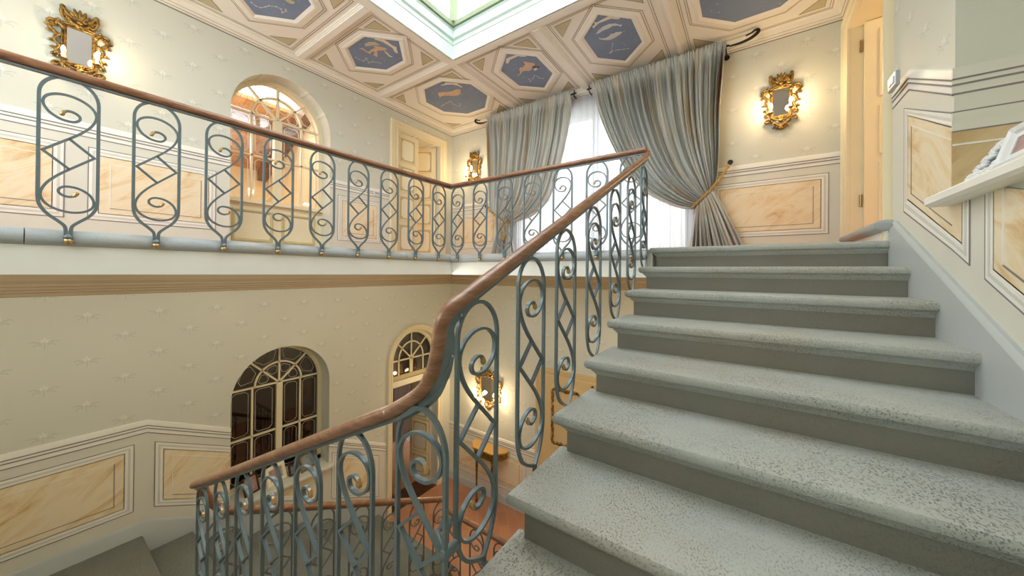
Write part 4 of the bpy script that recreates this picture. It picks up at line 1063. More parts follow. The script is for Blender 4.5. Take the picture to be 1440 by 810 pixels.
# ------------------------------------------------------------------ window in the back wall, sheer, drapes
a, b, zb, zt = BWIN[:4]
wf = casing('window_4', WB, a, b, zb, zt, .10, mat='white')
mb = MB()
for x in (a, (a + b) / 2 - .05, (a + b) / 2 + .0, b - .05): mb.box(x, x + .05, YB + .10, YB + .16, zb, zt)
for z in (zb, 1.1, zt - .05): mb.box(a, b, YB + .10, YB + .16, z, z + .05)
obj('sash', mb, 'white', wf, None)
mb = MB(); mb.box(a, b, YB + .128, YB + .132, zb, zt); obj('glass', mb, 'glass', wf, None)
mb = MB()
def shf(u, v):
    x = -3.35 + 2.98 * u
    ph = 2 * PI * (34 * u + 1.2 * math.sin(7 * u) + .4 * math.sin(23 * u))
    return (x + .008 * math.sin(ph * .5), YB - .075 + .022 * math.sin(ph) * (.5 + .5 * v) + .008 * math.sin(2.7 * ph), 2.485 - 2.27 * v)
mb.grid(shf, 420, 10); so = obj('sheer_curtain', mb, 'sheer', None, 180)
tag(so, 'sheer white curtain filling the bright window between the two drapes', 'curtain')
def polyline(pts, t):
    L = [0]
    for p, q in zip(pts[:-1], pts[1:]): L.append(L[-1] + math.dist(p, q))
    d = t * L[-1]
    for i in range(len(pts) - 1):
        if d <= L[i + 1] or i == len(pts) - 2:
            f = (d - L[i]) / (L[i + 1] - L[i]); return tuple(pts[i][k] + (pts[i + 1][k] - pts[i][k]) * f for k in range(2))
def drape(name, inner, outer, bl, br, seed, label, nf):
    """inner/outer: (x, z) edge curves from the rod to the tie; bl, br: edges of the fall below the tie"""
    inner = catmull(inner, 6); outer = catmull(outer, 6)
    rnd = random.Random(seed); ph = [rnd.uniform(0, 6.28) for _ in range(12)]
    wob = [rnd.uniform(-1, 1) for _ in range(nf + 3)]
    VT = .76
    def fold(u):
        uu = u * nf; i = int(uu); f = uu - i
        w = wob[i] * (1 - f) + wob[i + 1] * f
        return 2 * PI * (uu + .35 * w + .25 * math.sin(9 * u + ph[0]))
    def fn(u, v):
        p = fold(u)
        if v <= VT:
            t = v / VT
            a_, b_ = polyline(inner, t), polyline(outer, t)
            # threads sag: the ones near the free edge follow it
            x = a_[0] + (b_[0] - a_[0]) * u; z = a_[1] + (b_[1] - a_[1]) * u
            z -= .05 * math.sin(PI * t) * math.sin(PI * u) * (1 - t)
            head = max(0, 1 - t / .075)
            amp = .014 + .080 * min(1, t / .12) * (1 - .70 * t)
            dd = amp * (.70 * math.sin(p) + .36 * math.sin(2.31 * p + ph[1] + 2.2 * t) + .16 * math.sin(4.7 * p + ph[2] + 5 * t) + .12 * math.sin(7.9 * p + ph[6] - 4 * t))
            if head > 0: dd = dd * (1 - head) + .016 * math.sin(3.1 * p) * head
            dd += .03 * math.sin(PI * min(1, t * 1.05)) * math.sin(PI * u)
            x += .010 * math.cos(p) * min(1, t * 4) * (1 - .5 * t)
            gap = .165 + .040 * head - .05 * t * t
            return (x, YB - gap - dd, z + .006 * math.sin(2 * p) * head)
        t = (v - VT) / (1 - VT)
        a0, b0 = inner[-1], outer[-1]
        ax = a0[0] + (bl[0] - a0[0]) * t ** .8; az = a0[1] + (bl[1] - a0[1]) * t
        bx = b0[0] + (br[0] - b0[0]) * t ** .9; bz = b0[1] + (br[1] - b0[1]) * t
        amp = .020 + .045 * min(1, t * 1.6)
        dd = amp * (.8 * math.sin(p * .62 + 1.2 * t + ph[4]) + .45 * math.sin(1.7 * p + ph[3]) + .2 * math.sin(4.1 * p + ph[5]))
        return (ax + (bx - ax) * u + .012 * math.cos(p), YB - .125 - dd * (.55 + .45 * t), az + (bz - az) * u)
    mbx = MB(); mbx.grid(fn, nf * 30, 110)
    o = obj(name, mbx, 'silk', None, 180)
    md = o.modifiers.new('thickness', 'SOLIDIFY'); md.thickness = .002
    return tag(o, label, 'curtain')
drape('silk_drape', [(-1.80, 2.555), (-1.70, 2.15), (-1.535, 1.719), (-1.328, 1.312), (-1.107, 1.029), (-.859, .852), (-.666, .773), (-.533, .76)],
      [(-.235, 2.55), (-.29, 1.855), (-.305, 1.305), (-.33, 1.05), (-.37, .95)], (-.62, .225), (-.05, .225), 5, 'large blue-grey silk drape on the right of the window, tied back beside the marble panel', 15)
drape('silk_drape', [(-2.085, 2.55), (-2.143, 2.048), (-2.255, 1.615), (-2.429, 1.143), (-2.678, .90), (-2.95, .815), (-3.16, .80)],
      [(-3.60, 2.55), (-3.565, 1.8), (-3.551, 1.077), (-3.45, .97), (-3.36, .90)], (-3.08, .225), (-3.50, .225), 11, 'smaller blue-grey silk drape on the left of the window beside the wall light', 13)
def rod(x0, x1, label, finx):
    r = empty('curtain_rod', ((x0 + x1) / 2, YB - .16, 2.50), label, 'curtain rod', 'curtain rods over the window')
    mbx = MB(); mbx.tube([(x0, YB - .165, 2.505), (x1, YB - .165, 2.505)], .011, 8); obj('rod', mbx, 'black', r, 60)
    for sx, xe in ((-1, x0), (1, x1)):
        if finx and sx not in finx: continue
        mbx = MB(); c = [(xe, 2.505), (xe + sx * .10, 2.50), (xe + sx * .19, 2.515), (xe + sx * .25, 2.548), (xe + sx * .262, 2.574), (xe + sx * .235, 2.582), (xe + sx * .195, 2.562), (xe + sx * .15, 2.55)]
        pts = catmull(c, 5); mbx.tube([(x, YB - .165 - .02 * i / len(pts), z - .01) for i, (x, z) in enumerate(pts)], [.012 + .009 * math.sin(PI * min(1, i / len(pts) * 1.2)) * (1 if i < 28 else .7) - .004 for i in range(len(pts))], 8); obj('curled_finial', mbx, 'black', r, 60)
    for xb in (x0 + .03, x1 - .03):
        mbx = MB(); mbx.tube([(xb, YB - .165, 2.52), (xb, YB - .165, 2.47), (xb, YB - .03, 2.46), (xb, YB - .002, 2.46)], .008, 6); mbx.lathe([(.03, -.008), (.03, 0)], (xb, YB - .001, 2.46), 12, 'y'); mbx.ell((xb, YB - .165, 2.535), (.009, .009, .022), 8, 5); obj('bracket', mbx, 'black', r, 60)
    return r
rod(-3.60, -2.02, 'black iron curtain rod with curled end over the smaller left drape', (-1,))
rod(-1.86, -.215, 'black iron curtain rod with curled end over the larger right drape', (1,))
def tieback(label, knob, path, tassel):
    r = empty('tieback', (knob[0], knob[1], knob[2]), label, 'tieback')
    mbx = MB(); mbx.lathe([(.006, .10), (.006, .02), (.02, .016), (.022, .0)], (knob[0], knob[1] - .10, knob[2]), 12, 'y'); mbx.lathe([(.024, -.012), (.028, -.004), (.024, .006), (.008, .01)], (knob[0], knob[1] - .10, knob[2]), 12, 'y'); obj('holdback_knob', mbx, 'black', r, 60)
    mbx = MB(); pts = catmull(path, 8)
    for ph in (0, PI):
        tw = []
        for i, p in enumerate(pts): tw.append((p[0] + .010 * math.cos(i * .9 + ph), p[1] + .006 * math.sin(i * .9 + ph), p[2] + .010 * math.sin(i * .9 + ph)))
        mbx.tube(tw, .010, 7)
    obj('rope', mbx, 'rope', r, 60)
    if tassel:
        mbx = MB(); x, y, z = tassel
        mbx.lathe([(.012, .0), (.024, -.02), (.028, -.05), (.016, -.065), (.024, -.09), (.032, -.2), (.036, -.30), (.03, -.305)], (x, y, z), 14); obj('tassel', mbx, 'rope', r, 60)
tieback('gold rope tieback running up from the right drape to its dark wall knob', (-.20, YB - .012, 1.235), [(-.205, YB - .11, 1.22), (-.26, YB - .17, 1.10), (-.345, YB - .235, .965), (-.44, YB - .265, .855), (-.53, YB - .235, .775), (-.56, YB - .17, .75)], None)
tieback('gold rope tieback with hanging tassel round the smaller left drape', (-3.66, YB - .012, 1.10), [(-3.655, YB - .11, 1.09), (-3.50, YB - .20, 1.0), (-3.36, YB - .235, .91), (-3.24, YB - .24, .84), (-3.15, YB - .21, .79), (-3.13, YB - .17, .77)], (-3.20, YB - .255, .80))

# ------------------------------------------------------------------ gilded mirror sconces (local: x right, -y out of the wall, z up)
def curl(mb, pts, r0, r1, y=-.02, n=7, bulge=0):
    pts = catmull(pts, 5); m = len(pts)
    mb.tube([(p[0], y - bulge * math.sin(PI * i / m), p[1]) for i, p in enumerate(pts)], [r0 + (r1 - r0) * i / (m - 1) for i in range(m)], n, True, up=(0, 1, 0))
    mb.ell((pts[-1][0], y, pts[-1][1]), (r1 * 1.7, r1 * 1.6, r1 * 1.7), 8, 6); mb.ell((pts[0][0], y, pts[0][1]), (r0 * 1.3, r0 * 1.2, r0 * 1.3), 8, 6)
def leafy(mb, x, z, ang, L, w, y=-.022):
    mb.ell((x + math.cos(ang) * L / 2, y, z + math.sin(ang) * L / 2), (L / 2, w * .8, w), 8, 6, Matrix.Rotation(-ang, 3, 'Y'))
def sc_frame(rect=True):
    mb = MB()
    if rect:
        for o, r in ((.010, .0085), (.024, .0075)):
            q = [(-.063 - o, -.14 - o), (.063 + o, -.14 - o), (.063 + o, .137 + o), (-.063 - o, .137 + o)]
            for a, b in zip(q, q[1:] + q[:1]): mb.tube([(a[0], -.018 + o * .25, a[1]), (b[0], -.018 + o * .25, b[1])], r, 8)
        for i in range(30):      # beaded slip round the glass
            for sx in (-1, 1): mb.ell((sx * .078, -.026, -.145 + .0098 * i), (.005, .006, .0055), 6, 4)
        hw, top, bot = .075, .152, -.155
    else:
        q = catmull([(-.175, .19), (-.10, .215), (0, .23), (.10, .215), (.175, .19), (.18, .06), (.165, -.08), (.11, -.17), (0, -.215), (-.11, -.17), (-.165, -.08), (-.18, .06)], 5, True)
        for o, r in ((0, .012), (.016, .009)): mb.tube([(x * (1 + o * 4), -.018 + o * .4, z * (1 + o * 4)) for x, z in q], r, 8, closed=True, up=(0, 1, 0))
        hw, top, bot = .165, .215, -.19
    for s in (-1, 1):
        k = 1 if rect else 1.75
        # crest: big volutes leaning to the centre shell
        f = lambda L: [(s * x * k, top + (z - .0) * (1 if rect else 1.05)) for x, z in L]
        curl(mb, f([(.012, .012), (.035, .020), (.052, .045), (.060, .080), (.076, .105), (.086, .125), (.088, .13)]), .014, .010, -.024)
        curl(mb, f([(.088, .128), (.094, .095), (.090, .06), (.074, .035), (.054, .035), (.047, .052), (.058, .064), (.066, .056)]), .012, .007, -.026)
        curl(mb, f([(.02, .02), (.05, .012), (.08, .004), (.10, -.01), (.115, -.004), (.118, .01), (.108, .014)]), .011, .007, -.02)
        for i, a in enumerate((.5, .9, 1.25)): leafy(mb, s * .05 * k, top + .05, PI / 2 - s * (PI / 2 - a) * .8, .075, .011, -.020)
        # ears with acanthus tails down the sides
        e = hw + (.02 if rect else .04)
        g = lambda L: [(s * (e + x * (1 if rect else 1.1)), z * (1 if rect else 1.25)) for x, z in L]
        curl(mb, g([(-.01, .115), (.015, .145), (.045, .152), (.062, .135), (.058, .112), (.04, .108), (.034, .12), (.042, .127)]), .013, .007, -.022)
        curl(mb, g([(.055, .115), (.050, .08), (.030, .06), (.022, .035), (.030, .01), (.024, -.015), (.010, -.03), (.016, -.06), (.026, -.08), (.016, -.10), (.006, -.105)]), .014, .007, -.018)
        for x, z, a, L in ((.035, .12, 1.9, .05), (.05, .10, .1, .045), (.035, .07, -.3, .05), (.03, .04, 2.6, .035), (.028, .0, -.4, .045), (.015, -.03, 2.8, .03), (.02, -.06, -.2, .04), (.024, -.09, -.9, .045), (.01, -.12, -.5, .035)):
            aa = a if s > 0 else PI - a
            leafy(mb, s * (e + x * .8), z * (1 if rect else 1.25), aa, L * (1 if rect else 1.2), .011, -.016)
        # apron: crossing ribbons
        h = lambda L: [(s * x * (1 if rect else 1.35), bot + z) for x, z in L]
        curl(mb, h([(-.012, -.125), (.015, -.10), (.045, -.075), (.075, -.045), (.10, -.018), (.125, -.022), (.135, -.04), (.126, -.048)]), .012, .008, -.026)
        curl(mb, h([(.08, .0), (.06, -.02), (.035, -.035), (.012, -.03), (.01, -.015), (.022, -.012)]), .010, .006, -.022)
        for a in (.35, .8): leafy(mb, s * .02, bot - .07, -PI / 2 + s * a, .07, .012)
        leafy(mb, s * .10, bot - .02, -PI / 2 + s * .6, .05, .011)
    for a in (-.95, -.6, -.28, 0, .28, .6, .95): leafy(mb, .012 * math.sin(a), top + .045, PI / 2 - a, .105 if abs(a) < .5 else .085, .0125, -.030)
    mb.ell((0, -.034, top + .04), (.022, .016, .018)); leafy(mb, 0, bot - .07, -PI / 2, .075, .016); mb.ell((0, -.03, bot - .045), (.02, .016, .02))
    for a in (-.5, 0, .5): leafy(mb, 0, bot - .02, PI / 2 - a, .035, .010)
    return mb
def candle(parent, x, z, out, z0, lit):
    mb = MB(); pts = catmull([(x * .55, -.02, z0), (x * .8, -.05, z0 - .035), (x, -out * .8, z0 - .03), (x, -out, z0 + .005), (x, -out, z - .05)], 5)
    mb.tube(pts, .0055, 7); mb.lathe([(.004, -.062), (.018, -.056), (.026, -.046), (.024, -.044), (.012, -.050)], (x, -out, z), 14)
    arm = obj('candle_arm', mb, 'gilt', parent, 60, local=True)
    mb = MB(); mb.lathe([(.0105, -.05), (.0105, .0), (.006, .002)], (x, -out, z), 12); sl = obj('candle_sleeve', mb, 'candle', arm, 60, local=True)
    mb = MB(); mb.lathe([(.006, 0), (.0125, .008), (.0155, .022), (.013, .038), (.006, .054), (.001, .062)], (x, -out, z + .001), 14); obj('flame_bulb', mb, 'bulb' if lit else 'bulboff', sl, 60, local=True)
def lamp(name, loc, power, col=(1, .74, .44), r=.03):
    L = bpy.data.lights.new(name, 'POINT'); L.energy = power; L.color = col; L.shadow_soft_size = r
    o = bpy.data.objects.new(name, L); C.objects.link(o); o.location = (loc[0], loc[1], loc[2] + ZS); return o
SCP = 4.0
SP = {}
def sconce(loc, rz, label, rect, bulbs, power):
    root = empty('mirror_sconce', loc, label, 'wall light', 'gilded mirror wall lights', rz)
    key = rect
    if key not in SP:
        fr = obj('carved_frame', sc_frame(rect), 'gilt', root, 60, local=True)
        mb = MB()
        if rect: mb.box(-.064, .064, -.012, -.002, -.141, .138)
        else:
            q = catmull([(-.175, .19), (-.10, .215), (0, .23), (.10, .215), (.175, .19), (.18, .06), (.165, -.08), (.11, -.17), (0, -.215), (-.11, -.17), (-.165, -.08), (-.18, .06)], 5, True)
            mb.rings([[(x, y, z) for x, z in q] for y in (-.012, -.002)])
        mi = obj('mirror_glass', mb, 'mirror', fr, None, local=True); SP[key] = fr
    else:
        fr = SP[key].copy(); C.objects.link(fr); fr.parent = root
        c = SP[key].children[0].copy(); C.objects.link(c); c.parent = fr
    for (x, z, out, lit) in bulbs:
        candle(root, x, z, out, -.20 if rect else -.24, lit)
        if lit:
            ca, sa = math.cos(rz), math.sin(rz); lx, ly = x, -(out + .05)
            lamp('sconce_glow', (loc[0] + lx * ca - ly * sa, loc[1] + lx * sa + ly * ca, loc[2] + z + .035), power)
sconce((XL + .002, .279, 1.82), PI / 2, 'gilded mirror wall light on the left wall above the railing, one bulb lit', True, [(-.085, -.115, .10, False), (.085, -.085, .10, True)], SCP * .8)
sconce((.243, YB - .002, 1.82), 0, 'gilded mirror wall light on the back wall right of the large drape, both bulbs lit', True, [(-.088, -.085, .10, True), (.075, -.06, .10, True)], SCP)
sconce((-4.01, YB - .002, 1.82), 0, 'small-looking gilded mirror wall light in the far corner beside the left drape', True, [(-.11, -.10, .11, True), (.03, -.05, .13, True)], SCP)
sconce((-3.645, YB - .002, -1.995), 0, 'shield-shaped gilded mirror wall light on the lower floor above the console table', False, [(-.21, -.17, .12, True), (.0, -.165, .15, True), (.21, -.12, .12, True)], SCP * 1.5)

# ------------------------------------------------------------------ picture frames
def photo_frame(name, W, s, z, out, w, h, lean, yaw, bw, fmat, pmat, label, cat='photo frame', roses=False, mat2=True):
    """frame standing on a sill; W wall frame, out = distance out of the wall plane"""
    root = empty(name, W(s, z, out), label, cat, None)
    o = Vector(W(s, z, out)); nx = Vector(W(s, z, out + 1)) - o; al = Vector(W(s + 1, z, out)) - o
    ca, sa = math.cos(yaw), math.sin(yaw); a_ = al * ca + nx * sa; n_ = nx * ca - al * sa
    upv = Vector((0, 0, 1)) * math.cos(lean) - n_ * math.sin(lean); nn = n_ * math.cos(lean) + Vector((0, 0, 1)) * math.sin(lean)
    P = lambda u, v, d: tuple(o + a_ * u + upv * v + nn * d)
    R_ = lambda i, d: [P(-w / 2 + i, i, d), P(w / 2 - i, i, d), P(w / 2 - i, h - i, d), P(-w / 2 + i, h - i, d)]
    mb = MB(); mb.rings([R_(0, -.012), R_(0, .004), R_(.006, .012), R_(bw * .5, .016), R_(bw - .005, .010), R_(bw, .0), R_(bw, -.012)], False); mb.rings([R_(0, -.014), R_(0, -.012)])
    fr = obj('frame_border', mb, fmat, root, 30)
    mb = MB(); mb.rings([R_(bw - .002, -.011), R_(bw - .002, -.003)]); obj('photo_print', mb, pmat, root, None)
    if mat2:
        mb = MB(); k = bw + .016; mb.rings([R_(bw - .001, -.003), R_(bw - .001, .0), R_(k, .0), R_(k, -.003)], False); obj('mount', mb, 'wplastic', root, None)
    mb = MB(); mb.rings([[P(-.012, .005, -.014), P(.012, .005, -.014), P(.012, h * .7, -.014), P(-.012, h * .7, -.014)], [P(-.012, .0, -.02 - h * .22), P(.012, .0, -.02 - h * .22), P(.012, h * .7, -.018), P(-.012, h * .7, -.018)]]); obj('strut', mb, fmat, root, None)
    if roses:
        mb = MB(); r = random.Random(2); n = 18; per = 2 * (w + h)
        for i in range(n):
            t = per * i / n
            if t < w: u, v = -w / 2 + t, 0
            elif t < w + h: u, v = w / 2, t - w
            elif t < 2 * w + h: u, v = w / 2 - (t - w - h), h
            else: u, v = -w / 2, h - (t - 2 * w - h)
            v = min(h - .014, max(.014, v)); u = min(w / 2 - .012, max(-w / 2 + .012, u))
            for k in range(11):
                a = k * 2.4; rr = .023 * math.sqrt(k / 11); q = P(u + rr * math.cos(a), v + rr * math.sin(a), .018 - .010 * (k / 11))
                mb.ell(q, (.0115, .0115, .007), 7, 5, Matrix.Rotation(a, 3, 'Z'))
        obj('carved_roses', mb, 'wplastic', fr, 60)
    return root
photo_frame('photo_frame', WR, 2.035, .361, .034, .165, .166, .55, .0, .022, 'wplastic', 'photo', 'photo frame edged with white carved roses, on the shelf in the right-hand niche', roses=True, mat2=False)
photo_frame('photo_frame', WR, 1.83, .361, .044, .20, .15, .28, .0, .03, 'wplastic', 'photor', 'plain white photo frame with stepped border, nearest on the right-hand shelf')
zs_ = -2.533
photo_frame('photo_frame', WL, 2.17, zs_, -.06, .25, .20, .30, -.35, .022, 'brass', 'photo', 'bright gold-edged photo frame at the far end of the lower window sill', mat2=False)
photo_frame('photo_frame', WL, 1.80, zs_, -.05, .25, .21, .30, -.35, .045, 'creamw', 'photor', 'cream wide-bordered photo frame in the middle of the lower window sill', mat2=False)
photo_frame('photo_frame', WL, 1.985, zs_, -.07, .10, .13, .25, -.35, .012, 'darkwood', 'photo', 'little dark photo frame between the cream and gold ones on the lower sill', mat2=False)
photo_frame('photo_frame', WL, 1.55, zs_, -.05, .17, .20, .30, -.35, .018, 'darkwood', 'photor', 'dark photo frame at the near end of the lower window sill', mat2=False)
# light switch on the right wall, knob on the niche jamb
ls = empty('light_switch', (XR - .012, 2.955, 1.10), 'metal light switch plate where the chair rail of the right wall starts sloping', 'light switch')
mb = MB(); mb.rings([[(XR - d_, y, z) for y, z in ((2.885 + i, 1.105 + i), (3.015 - i, 1.105 + i), (3.015 - i, 1.185 - i), (2.885 + i, 1.185 - i))] for d_, i in ((.040, 0), (.058, 0), (.062, .004))]); obj('plate', mb, 'chrome', ls, 30)
mb = MB()
for y in (2.92, 2.96): mb.rings([[(XR - d_, yy, z) for yy, z in ((y - .015, 1.125), (y + .015, 1.125), (y + .015, 1.165), (y - .015, 1.165))] for d_ in (.06, .066)])
obj('rocker', mb, 'wplastic', ls, None)
ls2 = empty('light_switch', (XL + .01, 3.03, 1.15), 'small white switch plate on the chair rail beside the far upper left door', 'light switch')
mb = MB(); mb.rings([[(XL + d_, y, z) for y, z in ((2.985 + i, 1.115 + i), (3.085 - i, 1.115 + i), (3.085 - i, 1.185 - i), (2.985 + i, 1.185 - i))] for d_, i in ((.009, 0), (.018, 0), (.021, .004))]); obj('plate', mb, 'wplastic', ls2, 30)
mb = MB()
for y in (3.01, 3.035, 3.06): mb.rings([[(XL + d_, yy, z) for yy, z in ((y - .01, 1.135), (y + .01, 1.135), (y + .01, 1.165), (y - .01, 1.165))] for d_ in (.02, .024)])
obj('rocker', mb, 'chrome', ls2, None)
wk = empty('wall_knob', (XR + .215, NI[1] - .03, zr + T_RAIL - .165), 'small cream knob on the niche side wall at the right edge', 'knob')
mb = MB(); mb.lathe([(.006, .02), (.007, .0), (.014, -.008), (.018, -.02), (.012, -.03), (.002, -.033)], (XR + .215, NI[1] - .02, zr + T_RAIL - .165), 14, 'y'); obj('knob', mb, 'cream', wk, 60)

# ------------------------------------------------------------------ console table on the lower floor
ct = empty('console_table', (-3.53, YB - .15, FL), 'small gilded half-octagonal console table under the lower wall light', 'table')
tz = -2.87
top = [(-3.90, YB - .045), (-3.88, YB - .16), (-3.74, YB - .30), (-3.34, YB - .30), (-3.20, YB - .16), (-3.18, YB - .045)]
mb = MB(); c0 = (-3.54, YB - .05)
mb.rings([[(*p, z) for p in scale_poly(top, c0, k)] for z, k in ((tz, .985), (tz - .006, 1.0), (tz - .02, 1.0), (tz - .03, .97))]); obj('table_top', mb, 'tabletop', ct, 30)
mb = MB(); mb.rings([[(*p, z) for p in scale_poly(top, c0, .90)] for z in (tz - .03, tz - .13)])
for i in range(22): mb.ell((-3.80 + .52 * i / 21, YB - .275, tz - .13), (.012, .010, .012 + .006 * math.sin(i)), 6, 5)
obj('apron', mb, 'gilt', ct, 40)
for x, y in ((-3.70, YB - .24), (-3.38, YB - .24)):
    mb = MB(); mb.lathe([(.012, FL + .0), (.017, FL + .02), (.020, FL + .05), (.010, FL + .075), (.0115, FL + .12), (.017, FL + .45), (.022, tz - .22), (.014, tz - .20), (.026, tz - .17), (.026, tz - .13)], (x, y, 0), 14); obj('leg', mb, 'gilt', ct, 60)

# ------------------------------------------------------------------ rooms seen through the openings
X0 = XL - TW
mb = MB(); xe = -8.4
mb.box(xe - .1, xe, -1, 6.4, -.03, 3.6); struct('wall_far_room', mb, 'warmpaint', angle=None)
mb = MB(); mb.box(xe, X0, -1.1, -1, -.03, 3.6); mb.box(xe, X0, 6.4, 6.5, -.03, 3.6); mb.box(xe, X0, 3.0, 3.08, -.03, 3.6); struct('wall_far_room_sides', mb, 'warmpaint', angle=None)
mb = MB(); mb.box(xe - .1, X0, -1.1, 6.5, .10, .2); struct('floor_far_room', mb, 'terra', angle=None)
# sloping boarded ceiling with a roof light
def sl(x): return 2.05 + (x - xe) * .42
mb = MB()
def plank(x0, x1, y0, y1):
    mb.rings([[(x0, y0, z + sl(x0)), (x1, y0, z + sl(x1)), (x1, y1, z + sl(x1)), (x0, y1, z + sl(x0))] for z in (0, .06)])
hx0, hx1, hy0, hy1 = -6.7, -5.5, 2.0, 2.85
for i in range(50):
    y0 = -1 + 7.4 * i / 50; y1 = y0 + 7.4 / 50 - .006
    if y1 > hy0 and y0 < hy1: plank(xe, hx0, y0, y1); plank(hx1, X0, y0, y1)
    else: plank(xe, X0, y0, y1)
struct('ceiling_far_room', mb, 'orange', angle=None)
for y in (-.4, .55, 1.5, 2.9, 4.0, 5.0):
    mb = MB(); mb.rings([[(x, y - .08, sl(x) - .2), (x, y + .08, sl(x) - .2), (x, y + .08, sl(x) + .005), (x, y - .08, sl(x) + .005)] for x in (xe, X0)])
    o = obj('ceiling_rafter', mb, 'beam', None, None, kind='structure')
for x in (-6.9, -5.6):
    mb = MB(); mb.box(x - .07, x + .07, -1, 3.0, sl(x) - .36, sl(x) - .19); obj('ceiling_purlin', mb, 'beam', None, None, kind='structure')
ba = empty('balustrade', (-7.2, 1.6, .2), 'white slatted balustrade seen through the upper arched window', 'balustrade')
mb = MB(); mb.bevbox(-7.25, -7.15, .3, 2.95, 1.0, 1.08, .01); obj('top_rail', mb, 'wplastic', ba, 30)
mb = MB(); mb.bevbox(-7.23, -7.17, .3, 2.95, .28, .33, .006); obj('bottom_rail', mb, 'wplastic', ba, 30)
for i in range(14):
    mb = MB(); y = .36 + .195 * i; mb.bevbox(-7.22, -7.18, y, y + .04, .20, 1.0, .004); obj('slat', mb, 'wplastic', ba, 30)
# dim dining room behind the lower window and door
mb = MB(); mb.box(xe - .1, xe, -1, 6.4, FL, .12); mb.box(xe, X0, -1.1, -1, FL, .12); mb.box(xe, X0, 6.4, 6.5, FL, .12); struct('wall_dim_room', mb, 'darkpaint', angle=None)
mb = MB(); mb.box(xe, X0, 3.05, 3.13, FL, .12); struct('wall_dim_room_partition', mb, 'darkpaint', angle=None)
hb_ = empty('cupboard', (-6.7, 5.0, FL), 'dark wood cupboard with many doors standing beyond the lower arched doorway', 'cupboard')
for k in range(6):
    mb = MB(); mb.bevbox(-6.95, -6.5, 3.3 + .5 * k, 3.785 + .5 * k, FL + .1, FL + 2.4, .01); obj('door', mb, 'darkwood', hb_, 30)
mb = MB(); mb.bevbox(-7.0, -6.49, 3.28, 6.32, FL, FL + .1, .01); mb.bevbox(-7.0, -6.46, 3.26, 6.34, FL + 2.4, FL + 2.48, .01); obj('carcass', mb, 'darkwood', hb_, 30)
def dining_chair(x, y, a, label):
    r = empty('dining_chair', (x, y, FL), label, 'chair', None, a)
    def O(n, m_, mat, ang=30): return obj(n, m_, mat, r, ang, local=True)
    m_ = MB(); m_.bevbox(-.22, .22, -.22, .22, .43, .47, .01); O('seat', m_, 'cushion')
    for sx in (-1, 1):
        m_ = MB(); m_.tube([(sx * .2, -.2, 0), (sx * .2, -.2, .43)], [.016, .022], 8); O('leg', m_, 'darkwood', 60)
        m_ = MB(); m_.tube(catmull([(sx * .2, .24, 0), (sx * .2, .2, .43), (sx * .2, .22, .75), (sx * .21, .27, 1.02)], 4), .02, 8); O('leg', m_, 'darkwood', 60)
    m_ = MB(); m_.tube(catmull([(-.21, .27, 1.0), (-.1, .28, 1.06), (.1, .28, 1.06), (.21, .27, 1.0)], 5), .024, 8)
    for sx in (-1, 1): m_.tube([(-sx * .2, .215, .62), (sx * .2, .265, .98)], .014, 8)
    m_.tube([(-.2, .21, .6), (.2, .21, .6)], .014, 8); O('backrest', m_, 'darkwood', 60)
dining_chair(-5.9, 1.75, 2.2, 'dark cross-backed chair behind the lower arched window')
tb_ = empty('dining_table', (-6.55, 1.1, FL), 'table under a dusty pink cloth behind the lower arched window', 'table')
mb = MB(); rs = []
for z, k in ((FL + .76, .97), (FL + .755, 1.0), (FL + .70, 1.01), (FL + .35, 1.05)):
    rs.append([(-6.55 + (.62 * k + .015 * math.sin(i * 5)) * math.cos(2 * PI * i / 40), 1.1 + (.62 * k + .015 * math.sin(i * 5)) * math.sin(2 * PI * i / 40), z) for i in range(40)])
mb.rings(rs); obj('tablecloth', mb, 'cushion', tb_, 50)
mb = MB(); mb.lathe([(.25, 0), (.22, .05), (.06, .1), (.05, .7), (.12, .74)], (-6.55, 1.1, FL), 16); obj('pedestal', mb, 'darkwood', tb_, 40)
# unseen window added behind the camera for extra frontal daylight
mb = MB()
for i in range(5):
    x = FW[0] + (FW[1] - FW[0] - .05) * i / 4; mb.box(x, x + .05, YF - .18, YF - .12, FW[2] + .05, FW[3] - .05)
for z in (FW[2], FW[3] - .05): mb.box(FW[0], FW[1], YF - .18, YF - .12, z, z + .05)
struct('unseen_fill_window', mb, 'cream', angle=None)
# plain wall added outside the back window to block part of the sky
mb = MB(); mb.box(-9, 6, YB + 4.5, YB + 4.8, FL, 3.2); struct('exterior_sky_block', mb, 'white', angle=None)
mb = MB(); mb.box(-12, 9, YB + TW + .05, YB + 9, FL - .1, FL); struct('exterior_ground', mb, 'step', angle=None)
# small warm room behind the right-hand door
mb = MB(); mb.box(XR + 2.2, XR + 2.3, 2.6, 5.4, Z1, 2.9); mb.box(XR + .55, XR + 2.2, 2.5, 2.6, Z1, 2.9); mb.box(XR + .55, XR + 2.2, 5.3, 5.4, Z1, 2.9); struct('wall_side_room', mb, 'warmpaint', angle=None)
mb = MB(); mb.box(XR + .54, XR + 2.3, 2.5, 5.4, 2.75, 2.85); struct('ceiling_side_room', mb, 'warmpaint', angle=None)
mb = MB(); mb.box(XR + .0, XR + 2.3, 2.5, 5.4, Z1 + .03, Z1 + .13); struct('floor_side_room', mb, 'terra', angle=None)

# ------------------------------------------------------------------ light
WARM = (1, .80, .55)
lamp('side_room_lamp', (XR + 1.2, 3.7, 2.2), 28, WARM, .1)
lamp('far_room_lamp', (-6.4, 1.2, 1.9), 60, (1, .82, .6), .15)
lamp('far_room_lamp', (-6.2, 4.4, 2.0), 60, (1, .85, .62), .15)
lamp('dim_room_lamp', (-5.3, 5.2, -1.0), 9, WARM, .1)
lamp('dim_room_lamp', (-7.0, .6, -1.4), 4, WARM, .1)
